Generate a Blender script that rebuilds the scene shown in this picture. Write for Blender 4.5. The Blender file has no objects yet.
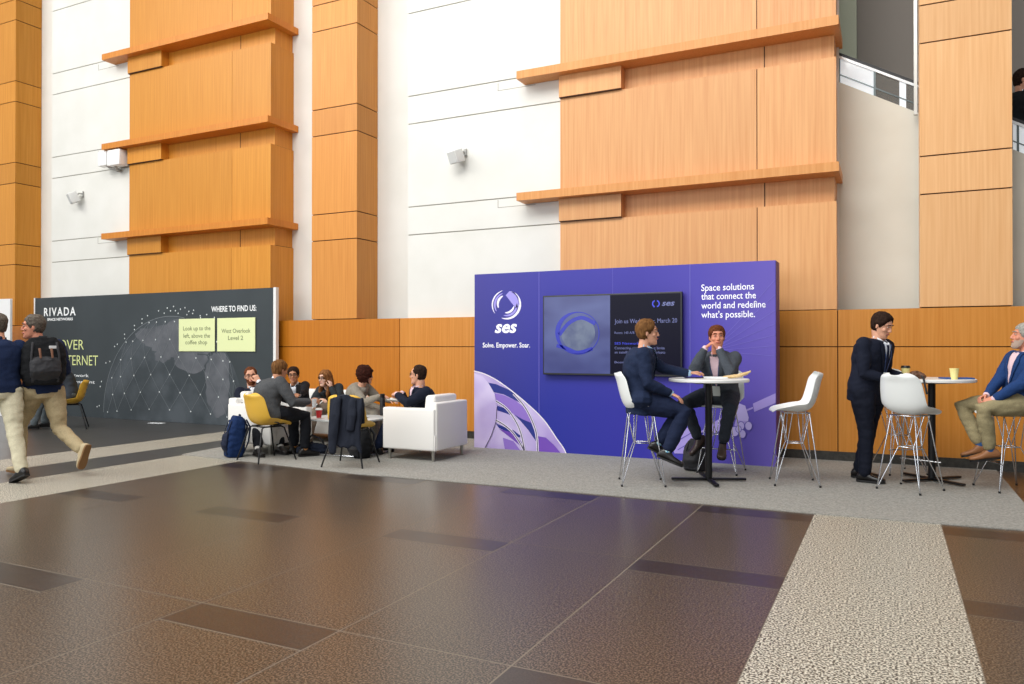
import bpy, bmesh, math, random
from math import sin, cos, pi, radians, sqrt, atan2
from mathutils import Vector, Matrix, noise
from mathutils.bvhtree import BVHTree
random.seed(7)
V = Vector
scene = bpy.context.scene
COL = scene.collection

# ------------------------------------------------------------------ materials
def srgb(r, g, b):
    def f(c):
        c /= 255.0
        return c / 12.92 if c <= .04045 else ((c + .055) / 1.055) ** 2.4
    return (f(r), f(g), f(b), 1)
MATS = {}
def mat(name, col, rough=.6, metal=0, emit=0, spec=.5, coat=0, alpha=1, trans=0):
    if name in MATS: return MATS[name]
    m = bpy.data.materials.new(name); m.use_nodes = True
    b = m.node_tree.nodes['Principled BSDF']
    b.inputs['Base Color'].default_value = srgb(*col)
    b.inputs['Roughness'].default_value = rough
    b.inputs['Metallic'].default_value = metal
    b.inputs['Specular IOR Level'].default_value = spec
    b.inputs['Coat Weight'].default_value = coat
    b.inputs['Alpha'].default_value = alpha
    b.inputs['Transmission Weight'].default_value = trans
    if emit:
        b.inputs['Emission Color'].default_value = srgb(*col)
        b.inputs['Emission Strength'].default_value = emit
    MATS[name] = m
    return m
def nodes(m): return m.node_tree.nodes, m.node_tree.links, m.node_tree.nodes['Principled BSDF']
def noise_mat(name, c1, c2, scale=(1, 1, 1), nscale=8, detail=4, rough=.6, bump=0, lo=.35, hi=.65, spec=.5, island=0, bumpscale=None, c3=None):
    if name in MATS: return MATS[name]
    m = mat(name, c1, rough, spec=spec); N, L, B = nodes(m)
    tc = N.new('ShaderNodeTexCoord'); mp = N.new('ShaderNodeMapping'); mp.inputs['Scale'].default_value = scale
    L.new(tc.outputs['Object'], mp.inputs['Vector'])
    nz = N.new('ShaderNodeTexNoise'); nz.inputs['Scale'].default_value = nscale; nz.inputs['Detail'].default_value = detail
    L.new(mp.outputs[0], nz.inputs['Vector'])
    r = N.new('ShaderNodeValToRGB'); e = r.color_ramp.elements
    e[0].position = lo; e[0].color = srgb(*c1); e[1].position = hi; e[1].color = srgb(*c2)
    if c3: q = e.new((lo + hi) / 2); q.color = srgb(*c3)
    L.new(nz.outputs['Fac'], r.inputs[0])
    out = r.outputs[0]
    if island:
        g = N.new('ShaderNodeNewGeometry'); mr = N.new('ShaderNodeMapRange')
        mr.inputs['To Min'].default_value = 1 - island; mr.inputs['To Max'].default_value = 1 + island * .6
        L.new(g.outputs['Random Per Island'], mr.inputs['Value'])
        mx = N.new('ShaderNodeVectorMath'); mx.operation = 'SCALE'
        L.new(out, mx.inputs[0]); L.new(mr.outputs[0], mx.inputs['Scale']); out = mx.outputs[0]
    L.new(out, B.inputs['Base Color'])
    if bump:
        nb = nz
        bp = N.new('ShaderNodeBump'); bp.inputs['Strength'].default_value = bump; bp.inputs['Distance'].default_value = .01
        L.new(nb.outputs['Fac'], bp.inputs['Height']); L.new(bp.outputs[0], B.inputs['Normal'])
    return m
def wood(name, c1, c2, isl=.09, rough=.42):
    return noise_mat(name, c1, c2, scale=(14, 14, .35), nscale=2.6, detail=6, rough=rough, lo=.3, hi=.7, island=isl, spec=.35)
WOOD_R = wood('anigre_veneer_hazed', (212, 150, 94), (226, 170, 114))  # same veneer; daylight haze on the right side painted as a paler tone
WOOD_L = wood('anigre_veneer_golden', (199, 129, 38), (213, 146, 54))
WOOD_P = wood('anigre_veneer_pillar', (202, 130, 54), (216, 148, 70))
WOOD_RP = wood('anigre_pillar_hazed', (220, 164, 108), (232, 182, 128))  # right pillar, daylight haze painted into the colour
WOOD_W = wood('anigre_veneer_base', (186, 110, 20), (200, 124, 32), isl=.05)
WOOD_WR = wood('anigre_base_hazed_right', (200, 126, 42), (214, 144, 62), isl=.05)  # right half of the wainscot, paler for painted daylight haze
LEDGE = wood('ledge_veneer', (208, 140, 74), (220, 156, 92), isl=.03)  # right-hand ledges, with the haze painted in as well
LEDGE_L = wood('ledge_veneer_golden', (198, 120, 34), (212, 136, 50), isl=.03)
JOINT = mat('joint_dark', (70, 36, 12), .8)  # dark joint lines and backing between panels
WHITEWALL = noise_mat('white_plaster', (222, 221, 214), (228, 227, 221), nscale=1.5, rough=.75)
WHITEWALL_R = noise_mat('cream_plaster', (216, 211, 196), (222, 218, 204), nscale=1.5, rough=.75)
GROOVE = mat('wall_groove', (164, 160, 150), .8)

# ------------------------------------------------------------------ mesh builder
class MB:
    def __init__(s): s.v = []; s.f = []; s.m = []
    def add(s, vs, fs, mi=0):
        o = len(s.v); s.v += [V(x) for x in vs]
        s.f += [tuple(i + o for i in f) for f in fs]; s.m += [mi] * len(fs); return s
    def box(s, x0, x1, y0, y1, z0, z1, mi=0, bev=0, seg=2):
        if bev:
            bm = bmesh.new(); bmesh.ops.create_cube(bm, size=1)
            for v in bm.verts:
                v.co = V(((x0 + x1) / 2 + v.co.x * (x1 - x0), (y0 + y1) / 2 + v.co.y * (y1 - y0), (z0 + z1) / 2 + v.co.z * (z1 - z0)))
            bmesh.ops.bevel(bm, geom=bm.edges[:], offset=bev, segments=seg, profile=.5, affect='EDGES')
            bm.verts.ensure_lookup_table(); bm.verts.index_update()
            s.add([v.co.copy() for v in bm.verts], [[v.index for v in f.verts] for f in bm.faces], mi); bm.free(); return s
        vs = [(x, y, z) for x in (x0, x1) for y in (y0, y1) for z in (z0, z1)]
        return s.add(vs, [(0, 1, 3, 2), (4, 6, 7, 5), (0, 4, 5, 1), (2, 3, 7, 6), (0, 2, 6, 4), (1, 5, 7, 3)], mi)
    def rings(s, R, cap=True, mi=0, closed=True):
        n = len(R[0]); vs = [p for r in R for p in r]; fs = []
        for i in range(len(R) - 1):
            for j in range(n if closed else n - 1):
                k = (j + 1) % n
                fs.append((i * n + j, i * n + k, (i + 1) * n + k, (i + 1) * n + j))
        if cap:
            fs.append(tuple(range(n))[::-1]); fs.append(tuple((len(R) - 1) * n + j for j in range(n)))
        return s.add(vs, fs, mi)
    def tube(s, pts, rad, n=12, side=None, mi=0, caps=True):
        pts = [V(p) for p in pts]
        if not isinstance(rad, (list,)): rad = [rad] * len(pts)
        rad = [(r, r) if not isinstance(r, (tuple, list)) else r for r in rad]
        T = []
        for i in range(len(pts)):
            a = pts[max(0, i - 1)]; b = pts[min(len(pts) - 1, i + 1)]; T.append((b - a).normalized())
        u = V(side) if side is not None else (V((0, 0, 1)) if abs(T[0].z) < .9 else V((1, 0, 0)))
        R = []
        def ring(c, t, u, ru, rv):
            u = (u - t * u.dot(t)); u = u.normalized() if u.length > 1e-5 else t.orthogonal().normalized()
            w = t.cross(u)
            return [c + u * (ru * cos(2 * pi * k / n)) + w * (rv * sin(2 * pi * k / n)) for k in range(n)], u
        if caps:
            for a in (80, 55, 28):
                q = radians(a); r0 = min(rad[0])
                rr, _ = ring(pts[0] - T[0] * r0 * sin(q), T[0], u, rad[0][0] * cos(q), rad[0][1] * cos(q)); R.append(rr)
        for i, p in enumerate(pts):
            rr, u = ring(p, T[i], u, *rad[i]); R.append(rr)
        if caps:
            for a in (28, 55, 80):
                q = radians(a); r0 = min(rad[-1])
                rr, _ = ring(pts[-1] + T[-1] * r0 * sin(q), T[-1], u, rad[-1][0] * cos(q), rad[-1][1] * cos(q)); R.append(rr)
        return s.rings(R, True, mi)
    def ell(s, c, r, M=None, n=14, mi=0):
        c = V(c); R = []
        k = n // 2
        for i in range(k + 1):
            th = pi * (i + .02) / (k + .04); ring = []
            for j in range(n):
                ph = 2 * pi * j / n
                p = V((r[0] * sin(th) * cos(ph), r[1] * sin(th) * sin(ph), r[2] * cos(th)))
                if M is not None: p = M @ p
                ring.append(c + p)
            R.append(ring)
        return s.rings(R[::-1], True, mi)
    def cyl(s, c, r, z0, z1, n=32, mi=0, r2=None, bev=0):
        r2 = r if r2 is None else r2
        P = [(r, z0), (r2, z1)] if not bev else [(r - bev, z0), (r, z0 + bev), (r2, z1 - bev), (r2 - bev, z1)]
        return s.lathe(c, P, n, mi)
    def lathe(s, c, P, n=24, mi=0):
        R = [[V((c[0] + r * cos(2 * pi * k / n), c[1] + r * sin(2 * pi * k / n), z + (c[2] if len(c) > 2 else 0))) for k in range(n)] for r, z in P]
        return s.rings(R, True, mi)
    def poly(s, pts, Y, mi=0, t=.0):
        n = len(pts); return s.add([(x, Y, z) for x, z in pts], [tuple(range(n))], mi)
    def strip(s, pts, w, Y, mi=0):
        P = [V((x, 0, z)) for x, z in pts]; L = []; R = []
        for i, p in enumerate(P):
            t = (P[min(i + 1, len(P) - 1)] - P[max(i - 1, 0)]).normalized(); nn = V((-t.z, 0, t.x))
            ww = w[i] if isinstance(w, list) else w
            L.append(p + nn * ww / 2); R.append(p - nn * ww / 2)
        vs = [(p.x, Y, p.z) for p in L + R]; n = len(P)
        return s.add(vs, [(i, i + 1, n + i + 1, n + i) for i in range(n - 1)], mi)
    def build(s, name, mats, parent=None, smooth=False, local=False):
        me = bpy.data.meshes.new(name)
        off = V((0, 0, 0)) if (parent is None or local) else V(WLOC[parent.name])
        me.from_pydata([tuple(v - off) for v in s.v], [], s.f)
        if not isinstance(mats, (list, tuple)): mats = [mats]
        for m in mats: me.materials.append(m)
        me.polygons.foreach_set('material_index', s.m)
        bm = bmesh.new(); bm.from_mesh(me)
        bmesh.ops.recalc_face_normals(bm, faces=bm.faces); bm.to_mesh(me); bm.free()
        if smooth:
            me.polygons.foreach_set('use_smooth', [True] * len(me.polygons))
            if smooth == 'auto': me.set_sharp_from_angle(angle=radians(40))
        me.update()
        o = bpy.data.objects.new(name, me); COL.objects.link(o)
        if parent is not None: o.parent = parent
        WLOC[o.name] = tuple(off)
        return o
WLOC = {}
def thing(name, label, cat, loc=(0, 0, 0), rz=0, group=None):
    o = bpy.data.objects.new(name, None); COL.objects.link(o); o.empty_display_size = .1
    o.location = loc; o.rotation_euler = (0, 0, rz); WLOC[o.name] = tuple(loc)
    return tag(o, label, cat, group)
def tag(o, label, cat, group=None):
    o['label'] = label; o['category'] = cat
    if group: o['group'] = group
    return o
def struct(o): o['kind'] = 'structure'; return o
def base_origin(o, loc):
    """move a top-level mesh's origin to its base"""
    o.data.transform(Matrix.Translation(-V(loc))); o.location = loc; return o
def dup(root, loc, rz, label, group=None):
    r = root.copy(); COL.objects.link(r); r.location = loc; r.rotation_euler = (0, 0, rz); r['label'] = label
    if group: r['group'] = group
    WLOC[r.name] = tuple(loc)
    for ch in list(root.children):
        c = ch.copy(); COL.objects.link(c); c.parent = r
        for g in list(ch.children):
            d = g.copy(); COL.objects.link(d); d.parent = c
    return r
def bake(mb, voxel=.007, smooth=2, factor=.5, disp=0, dscale=8, seed=0, zs=1.6):
    """closed overlapping pieces -> one continuous surface"""
    me = bpy.data.meshes.new('tmp'); me.from_pydata([tuple(v) for v in mb.v], [], mb.f)
    bm = bmesh.new(); bm.from_mesh(me); bmesh.ops.recalc_face_normals(bm, faces=bm.faces); bm.to_mesh(me); bm.free()
    o = bpy.data.objects.new('tmp', me); COL.objects.link(o)
    m = o.modifiers.new('r', 'REMESH'); m.mode = 'VOXEL'; m.voxel_size = voxel; m.adaptivity = 0
    if smooth:
        q = o.modifiers.new('s', 'SMOOTH'); q.factor = factor; q.iterations = smooth
    dg = bpy.context.evaluated_depsgraph_get()
    new = bpy.data.meshes.new_from_object(o.evaluated_get(dg)); bpy.data.objects.remove(o); bpy.data.meshes.remove(me)
    if disp:
        sv = V((seed * 3.1, seed * 1.7, seed))
        nrm = [v.normal.copy() for v in new.vertices]
        for v, nn in zip(new.vertices, nrm):
            c = v.co
            d = noise.noise(V((c.x * dscale, c.y * dscale, c.z * dscale * zs)) + sv) + .5 * noise.noise(V((c.x * dscale * 2.3, c.y * dscale * 2.3, c.z * dscale * 1.9 * zs)) + sv)
            v.co = c + nn * (disp * d)
    new.polygons.foreach_set('use_smooth', [True] * len(new.polygons)); new.update()
    return new
def mesh_obj(name, me, m, parent=None):
    o = bpy.data.objects.new(name, me); me.name = name; me.materials.append(m); COL.objects.link(o)
    if parent is not None: o.parent = parent
    return o

# ------------------------------------------------------------------ text
def text(name, s, x0, x1, z0, z1, Y, m, parent, bold=0., shear=0., space=1.):
    """flat lettering facing -Y, fitted to x0..x1 and baseline z0 / cap height z1"""
    cu = bpy.data.curves.new(name, 'FONT'); cu.body = s; cu.offset = bold; cu.shear = shear; cu.space_character = space
    cu.resolution_u = 3
    o = bpy.data.objects.new(name, cu); COL.objects.link(o)
    dg = bpy.context.evaluated_depsgraph_get()
    me = bpy.data.meshes.new_from_object(o.evaluated_get(dg)); bpy.data.objects.remove(o)
    xs = [v.co.x for v in me.vertices]; a, b = min(xs), max(xs)
    cap = .69 if any(ch.isupper() or ch in 'bdfhklt0123456789' for ch in s) else .5
    off = V(WLOC[parent.name])
    for v in me.vertices:
        x = x0 + (v.co.x - a) / (b - a) * (x1 - x0); z = z0 + v.co.y / cap * (z1 - z0)
        v.co = V((x, Y, z)) - off
    me.materials.append(m); q = bpy.data.objects.new(name, me); COL.objects.link(q); q.parent = parent
    return q

# ================================================================== THE SETTING
ZJ = [1.865, 3.21, 3.66, 5.0, 5.45, 6.79, 7.24, 8.58, 9.03, 10.4]
# --- floor: polished brown stone, narrow dark insets, speckled granite bands
def stone(name, c1, c2, c3, sc, rough, isl=.06, lo=.36, hi=.62):
    m = noise_mat(name, c1, c2, nscale=sc, detail=1.5, rough=rough, lo=lo, hi=hi, island=isl, c3=c3)
    return m
FL_B = stone('brown_stone', (32, 26, 22), (116, 100, 83), (68, 56, 46), 105, .29, .06, .40, .60)
FL_D = stone('dark_stone_inset', (46, 37, 32), (64, 53, 46), (55, 45, 39), 100, .29, .03)
FL_G = stone('speckled_granite', (62, 58, 52), (214, 208, 192), (150, 145, 131), 88, .42, .0, .43, .56)
FL_GR = mat('floor_joint', (138, 128, 114), .6)
FL_K = stone('charcoal_stone', (44, 43, 42), (88, 85, 82), (66, 64, 62), 120, .28)
b = MB()
b.box(-24, 8, -6, 10.9, -.25, -.0015, 0)
def slab(x0, x1, y0, y1, mi, g=.0045):
    b.add([(x0 + g, y0 + g, 0), (x1 - g, y0 + g, 0), (x1 - g, y1 - g, 0), (x0 + g, y1 - g, 0)], [(0, 1, 2, 3)], mi)
rows = [3.06 + 1.92 * k for k in range(-4, 5)]
cols = [-7.2, -6.28, -5.34, -4.39, -3.41, -2.46, -1.51, -.58]
def bay(cols, mi=1, phase=1):
    for i in range(len(cols) - 1):
        for k in range(len(rows) - 1):
            y0, y1 = rows[k], rows[k + 1]
            if i % 2 == (0 if phase else 1): slab(cols[i], cols[i + 1], y0, y1 - .28, mi); slab(cols[i], cols[i + 1], y1 - .28, y1, 2)
            else: slab(cols[i], cols[i + 1], y0, y1, mi)
bay(cols, 1, 1)
bay([.35, 1.3, 2.25, 3.2, 4.15, 5.1, 6.05, 7.0], 1, 1)
for x0, x1 in ((-.58, .35), (-8.26, -7.2), (-9.95, -9.05)):
    slab(x0, x1, -5.5, 10.85, 3, 0)
for x0, x1 in ((-9.05, -8.26),): 
    for k in range(len(rows) - 1): slab(x0, x1, rows[k], rows[k + 1], 4)
for i in range(12):
    for k in range(len(rows) - 1): slab(-9.95 - i - 1, -9.95 - i, rows[k], rows[k + 1], 4)
floor = struct(b.build('floor', [FL_GR, FL_B, FL_D, FL_G, FL_K]))

# --- white back wall with shallow grooved panels
b = MB(); b.box(-24, -.6, 10.88, 11.0, 0, 11)
struct(b.build('wall_back', WHITEWALL))
for nm, x0, x1 in (('wall_back_panel', -16.08, -13.5), ('wall_back_panel', -6.99, -4.28)):
    b = MB(); b.box(x0, x1, 10.415, 10.88, 1.8, 11, 1)
    for i in range(len(ZJ)):
        z0 = ZJ[i] if i else 1.8; z1 = ZJ[i + 1] if i + 1 < len(ZJ) else 11
        b.box(x0, x1, 10.40, 10.43, z0 + .009, z1 - .009, 0)
    for z in (3.52, 5.30, 7.08):
        b.box(x1 - 1.08, x1 - .45, 10.398, 10.405, z, z + .009, 1); b.box(x1 - 1.08, x1 - 1.07, 10.398, 10.405, z, z + .12, 1)
    struct(b.build(nm, [WHITEWALL, GROOVE]))
# --- wainscot of wood panels
WX = [-24, -19.9, -16.7, -13.5, -10.3, -7.08, -3.83, -.59, 3.4]
b = MB(); b.box(-24, 3.4, 10.33, 10.6, .1, 1.86, 1)
for i in range(len(WX) - 1):
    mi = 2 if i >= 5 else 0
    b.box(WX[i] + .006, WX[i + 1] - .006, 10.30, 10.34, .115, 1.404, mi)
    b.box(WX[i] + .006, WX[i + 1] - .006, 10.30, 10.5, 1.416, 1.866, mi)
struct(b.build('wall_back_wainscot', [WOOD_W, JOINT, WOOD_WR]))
b = MB(); b.box(-24, 3.4, 10.285, 10.32, 0, .118)
struct(b.build('baseboard_back', noise_mat('black_stone_base', (44, 42, 38), (62, 60, 55), nscale=30, rough=.4)))

# --- square pillars
def pillar(name, x0, x1, yb, m, top=10.4, zb=1.872):
    b = MB(); b.box(x0 + .012, x1 - .012, 10.315, yb, zb, top, 1)
    z = [zb] + ZJ[1:]
    for i in range(len(z) - 1):
        b.box(x0, x1, 10.30, yb - .001, z[i] + .008, z[i + 1] - .008, 0)
    return struct(b.build(name, [m, JOINT]))
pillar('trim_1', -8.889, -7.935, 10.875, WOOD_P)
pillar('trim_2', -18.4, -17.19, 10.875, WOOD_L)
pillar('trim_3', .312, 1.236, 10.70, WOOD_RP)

# --- wide wood bays with stepped panels, small corner blocks and long ledges
def bay_volume(nm, x0, x1, joint, blockx, yb, m, right_side):
    b = MB(); rec = .13
    b.box(x0, x1 - .03, 10.30 + rec, yb, 1.872, 10.4, 0)
    segs = [(1.874, 3.21)] + [(3.66, 5.0), (5.45, 6.79), (7.24, 8.58), (9.03, 10.4)]
    for z0, z1 in segs:
        zz0 = z0 - .06 if z0 > 2 else z0
        b.box(x0, joint - .006, 10.30, 10.30 + rec + .01, zz0, z1, 0)
        b.box(joint + .006, x1, 10.295, yb - .002 if right_side else 10.30 + rec + .01, zz0, z1, 0)
        b.box(joint - .02, joint + .02, 10.315, 10.32 + rec, zz0, z1 - .002, 1)
    for z0 in (3.21, 5.0, 6.79, 8.58):
        b.box(x0 - .004, blockx, 10.255, 10.45, z0 + .012, z0 + .36, 0)
        b.box(x0, blockx - .01, 10.262, 10.44, z0 + .000, z0 + .012, 1)
        b.box(joint + .07, joint + .082, 10.30 + rec - .004, 10.45, z0, z0 + .36, 1)
        if right_side: b.box(x1 - .035, x1 - .027, 10.44, yb, z0, z0 + .012, 1)
    return struct(b.build(nm, [m, JOINT]))
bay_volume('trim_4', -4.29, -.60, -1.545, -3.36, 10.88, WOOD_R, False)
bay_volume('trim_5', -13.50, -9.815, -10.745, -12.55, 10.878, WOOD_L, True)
def ledge(nm, x0, x1, z1, yb, m, xk):
    b = MB(); t = .115
    b.box(x0, x1, 10.10, 10.395, z1 - t, z1, 0)
    b.box(xk, x1, 10.39, yb, z1 - t, z1, 0)
    return struct(b.build(nm, m))
k = 6
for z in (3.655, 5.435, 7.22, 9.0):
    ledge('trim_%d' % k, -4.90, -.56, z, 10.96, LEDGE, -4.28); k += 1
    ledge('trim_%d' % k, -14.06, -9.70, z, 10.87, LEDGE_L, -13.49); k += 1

# --- escalator behind the right end: white side, glass balustrade, black handrail
def ez(x, z0): return z0 - .5735 * (x + .6)
b = MB()
b.add([(-.62, 10.9, 0), (3.2, 10.9, 0), (3.2, 10.9, ez(3.2, 4.87)), (-.62, 10.9, ez(-.62, 4.87)), (-.62, 11.02, 0), (3.2, 11.02, 0), (3.2, 11.02, ez(3.2, 4.87)), (-.62, 11.02, ez(-.62, 4.87))],
      [(0, 1, 2, 3), (4, 7, 6, 5), (3, 2, 6, 7), (0, 3, 7, 4), (1, 5, 6, 2)])
struct(b.build('wall_escalator_side', WHITEWALL_R))
b = MB(); b.box(-2.5, 4, 12.5, 12.6, 0, 9)
struct(b.build('wall_stair_back', mat('stair_wall_taupe', (146, 138, 130), .8)))
b = MB(); b.box(-2.5, -.44, 12.3, 12.5, 3, 9); b.box(-2.5, -.44, 12.29, 12.3, 5.55, 5.56, 1)
struct(b.build('wall_stair_return', [mat('stair_wall_sage', (182, 186, 166), .8), GROOVE]))
esc = thing('escalator_balustrade', 'sloping glass balustrade with black handrail above cream wall, top right', 'railing', (-.6, 10.95, 4.87))
def par(x0, x1, za, zb, y0, y1, mb, mi=0):
    mb.add([(x0, y0, ez(x0, za)), (x1, y0, ez(x1, za)), (x1, y0, ez(x1, zb)), (x0, y0, ez(x0, zb)), (x0, y1, ez(x0, za)), (x1, y1, ez(x1, za)), (x1, y1, ez(x1, zb)), (x0, y1, ez(x0, zb))],
           [(0, 1, 2, 3), (4, 7, 6, 5), (3, 2, 6, 7), (0, 4, 5, 1), (0, 3, 7, 4), (1, 5, 6, 2)], mi)
b = MB(); par(-.62, 3.2, 5.225, 5.265, 10.92, 10.99, b); b.build('handrail', mat('black_rubber', (22, 22, 24), .4), esc)
b = MB(); par(-.62, 3.2, 5.19, 5.224, 10.92, 10.98, b); b.build('rail_trim', mat('bright_trim', (238, 240, 240), .2, .2), esc)
gl_w = mat('escalator_glass_painted_reflection', (226, 232, 236), .08, spec=.8, emit=.35)  # pale colour and weak glow paint bright windows reflected in the glass
gl_g = mat('clear_escalator_glass', (120, 118, 112), .05, spec=.8, alpha=.35)
fr = mat('brushed_steel_dark', (96, 104, 104), .3, .8)
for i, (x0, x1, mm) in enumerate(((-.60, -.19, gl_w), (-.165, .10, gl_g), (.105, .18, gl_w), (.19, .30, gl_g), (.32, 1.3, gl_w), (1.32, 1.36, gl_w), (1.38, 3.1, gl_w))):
    b = MB(); par(x0, x1, 4.875, 5.19, 10.945, 10.955, b); b.build('glass_panel', mm, esc)
for x in (-.60, -.18, 1.37):
    b = MB(); par(x - .012, x + .012, 4.87, 5.19, 10.93, 10.965, b); b.build('post', fr, esc)
b = MB(); par(-.60, 3.1, 4.975, 4.99, 10.935, 10.95, b); b.build('cross_bar', fr, esc)
b = MB(); b.box(.262, .300, 10.72, 10.78, 4.28, 9); struct(b.build('trim_20', mat('steel_edge', (196, 198, 194), .3, .5)))

# --- carpet
b = MB(); n = 40
fx = [(-8.30, 7.12), (-7.12, 7.04), (-5.3, 6.88), (-3.4, 6.95), (-.6, 6.95), (.35, 6.99), (1.07, 7.04)]
top = [(x, y) for x, y in fx] + [(1.07, 10.29), (-9.2, 10.29), (-9.2, 8.6), (-8.5, 8.5)]
vs = [(x, y, .009) for x, y in top] + [(x, y, 0) for x, y in top]; q = len(top)
b.add(vs, [tuple(range(q))] + [(i, (i + 1) % q, q + (i + 1) % q, q + i) for i in range(q)])
carp = b.build('carpet', noise_mat('grey_carpet', (132, 130, 124), (168, 166, 159), nscale=60, detail=6, rough=.95, lo=.3, hi=.7, spec=.1, bump=.4))
base_origin(carp, (-4, 8, 0)); tag(carp, 'light grey exhibition carpet along the wall under the seating', 'carpet')

# ================================================================== RIVADA BOARD
RY = 10.1
rb = thing('display_board', 'long black backdrop board with a globe network print and sticky notices', 'display board', (-12.85, RY + .1, 0))
b = MB(); b.box(-16.15, -9.56, RY, RY + .06, 0, 2.43)
b.build('panel', noise_mat('charcoal_print', (46, 54, 58), (53, 61, 65), nscale=1.2, rough=.55), rb)
for x0, x1 in ((-9.56, -9.50), (-16.19, -16.15)):
    b = MB(); b.box(x0, x1, RY - .004, RY + .064, 0, 2.435); b.build('edge_strip', mat('white_edge', (232, 232, 230), .5), rb)
GC = V((-12.1, .12)); GR = 1.86
b = MB(); pts = []
for i in range(81):
    a = pi * i / 80 ; pts.append((GC.x + GR * cos(a), max(.005, GC.y + GR * sin(a))))
pts += [(GC.x - GR, .005), (GC.x + GR, .005)]
gm = noise_mat('globe_print', (52, 60, 65), (74, 81, 87), nscale=1.6, detail=5, rough=.55, lo=.42, hi=.62)
b.poly(pts, RY - .002); b.build('globe_print', gm, rb)
# continents
b = MB()
def blob(cx, cz, rx, rz, seed, n=40, amp=.35):
    P = []
    for i in range(n):
        a = 2 * pi * i / n; r = 1 + amp * noise.noise(V((cos(a) * 1.7 + seed, sin(a) * 1.7, seed))) + .15 * noise.noise(V((cos(a) * 6 + seed, sin(a) * 6, seed)))
        x, z = cx + rx * r * cos(a), cz + rz * r * sin(a)
        d = V((x, z)) - GC
        if d.length > GR - .02: x, z = (GC + d.normalized() * (GR - .02))
        P.append((x, max(.01, z)))
    return P
b.poly(blob(-11.85, 1.55, .85, .34, 1), RY - .004); b.poly(blob(-12.75, 1.62, .3, .13, 5), RY - .0035)
b.poly(blob(-11.55, 1.12, .45, .18, 3), RY - .0045, 0); b.poly(blob(-10.85, .75, .34, .55, 4), RY - .0048, 0)
b.poly(blob(-12.3, 1.25, .22, .14, 8), RY - .0042, 0)
b.build('continent_print', noise_mat('continent', (80, 84, 90), (98, 101, 107), nscale=4, rough=.6), rb)
# network lines and nodes
b = MB(); nd = []
Yn = RY - .007
rowsN = []
for j in range(6):
    z = .14 + j * .33; hw = sqrt(max(.05, GR * GR - (z - GC.y) ** 2)); rowN = []
    for i in range(-4, 5):
        x = GC.x + hw * sin((i + (.5 if j % 2 else 0)) / 5.2 * pi / 2)
        zz = z - .12 * ((x - GC.x) / GR) ** 2 + .09
        if V((x - GC.x, zz - GC.y)).length < GR and zz > .05: rowN.append((x, zz))
        else: rowN.append(None)
    rowsN.append(rowN)
for j in range(6):
    for i in range(9):
        p = rowsN[j][i]
        if not p: continue
        nd.append(p)
        if j < 5:
            for di in ((0, 1) if j % 2 else (0, -1)):
                if 0 <= i + di < 9 and rowsN[j + 1][i + di]: b.strip([p, rowsN[j + 1][i + di]], .007, Yn)
arc = [(GC.x + (GR) * cos(radians(a)), GC.y + GR * sin(radians(a))) for a in range(78, 181, 3)]
b.strip(arc, .012, Yn)
b.build('network_lines', mat('print_line', (112, 118, 122), .6), rb)
b = MB()
out = [(-12.168, 2.135), (-12.404, 2.087), (-12.705, 2.001), (-12.857, 1.941), (-13.072, 1.817), (-13.353, 1.651), (-13.638, 1.416), (-13.895, 1.092), (-14.024, .722), (-14.153, .218), (-11.819, 2.107), (-11.478, 2.08), (-11.143, 1.993), (-10.951, 1.938), (-11.309, 1.976),
       (-12.0, 2.16), (-12.08, 2.08), (-11.95, 2.08), (-11.7, 2.13), (-11.6, 2.06), (-11.88, 2.03), (-12.25, 2.04), (-11.65, 2.0), (-11.5, 2.02), (-12.86, 1.86), (-13.07, 1.74), (-13.56, 1.46), (-13.35, 1.57), (-13.78, 1.12), (-14.06, .62), (-14.09, .24), (-11.3, 1.94)]
for x, z in nd + out:
    r = .0145; b.poly([(x + r * cos(i * pi / 4), z + r * sin(i * pi / 4)) for i in range(8)], RY - .009)
b.build('network_nodes', mat('print_dot', (214, 220, 220), .5), rb)
WT = mat('white_lettering', (236, 238, 238), .5, emit=.1); YT = mat('pale_yellow_lettering', (214, 222, 150), .5, emit=.1)
text('brand_lettering', 'RIVADA', -15.85, -14.83, 2.05, 2.215, RY - .004, WT, rb, bold=.02, space=1.25)
text('brand_subtitle', 'SPACE NETWORKS', -15.74, -14.92, 1.95, 2.0, RY - .004, WT, rb, bold=.03)
text('headline', 'DISCOVER', -16.02, -14.573, 1.352, 1.552, RY - .004, YT, rb, bold=-.005)
text('headline', 'THE OUTERNET', -16.1, -14.14, 1.035, 1.237, RY - .004, YT, rb, bold=-.005)
text('small_print', 'The global network', -15.9, -14.42, .80, .865, RY - .004, WT, rb)
text('small_print', 'for government', -15.55, -14.235, .675, .735, RY - .004, WT, rb)
text('notice_heading', 'WHERE TO FIND US:', -11.034, -9.95, 2.04, 2.138, RY - .004, WT, rb, bold=.02)
note = mat('pale_yellow_card', (228, 236, 178), .6); notetxt = mat('olive_ink', (112, 122, 84), .6)
for (x0, x1, lines, lab) in ((-11.846, -10.93, (('Look up to the', -11.73, -11.035, 1.71), ('left, above the', -11.72, -11.045, 1.575), ('coffee shop', -11.67, -11.115, 1.455)), 'pale yellow notice card reading Look up to the left, above the coffee shop'),
                             (-10.87, -9.96, (('West Overlook', -10.76, -10.065, 1.655), ('Level 2', -10.6, -10.24, 1.53)), 'pale yellow notice card reading West Overlook Level 2')):
    nt = thing('notice_card', lab, 'notice', ((x0 + x1) / 2, RY - .012, 1.325))
    b = MB(); b.box(x0, x1, RY - .022, RY - .011, 1.325, 1.922, 0, bev=.004); b.build('card', note, nt)
    for s, a, c, z in lines: text('lettering', s, a, c, z, z + .075, RY - .0235, notetxt, nt, bold=.005)

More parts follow.
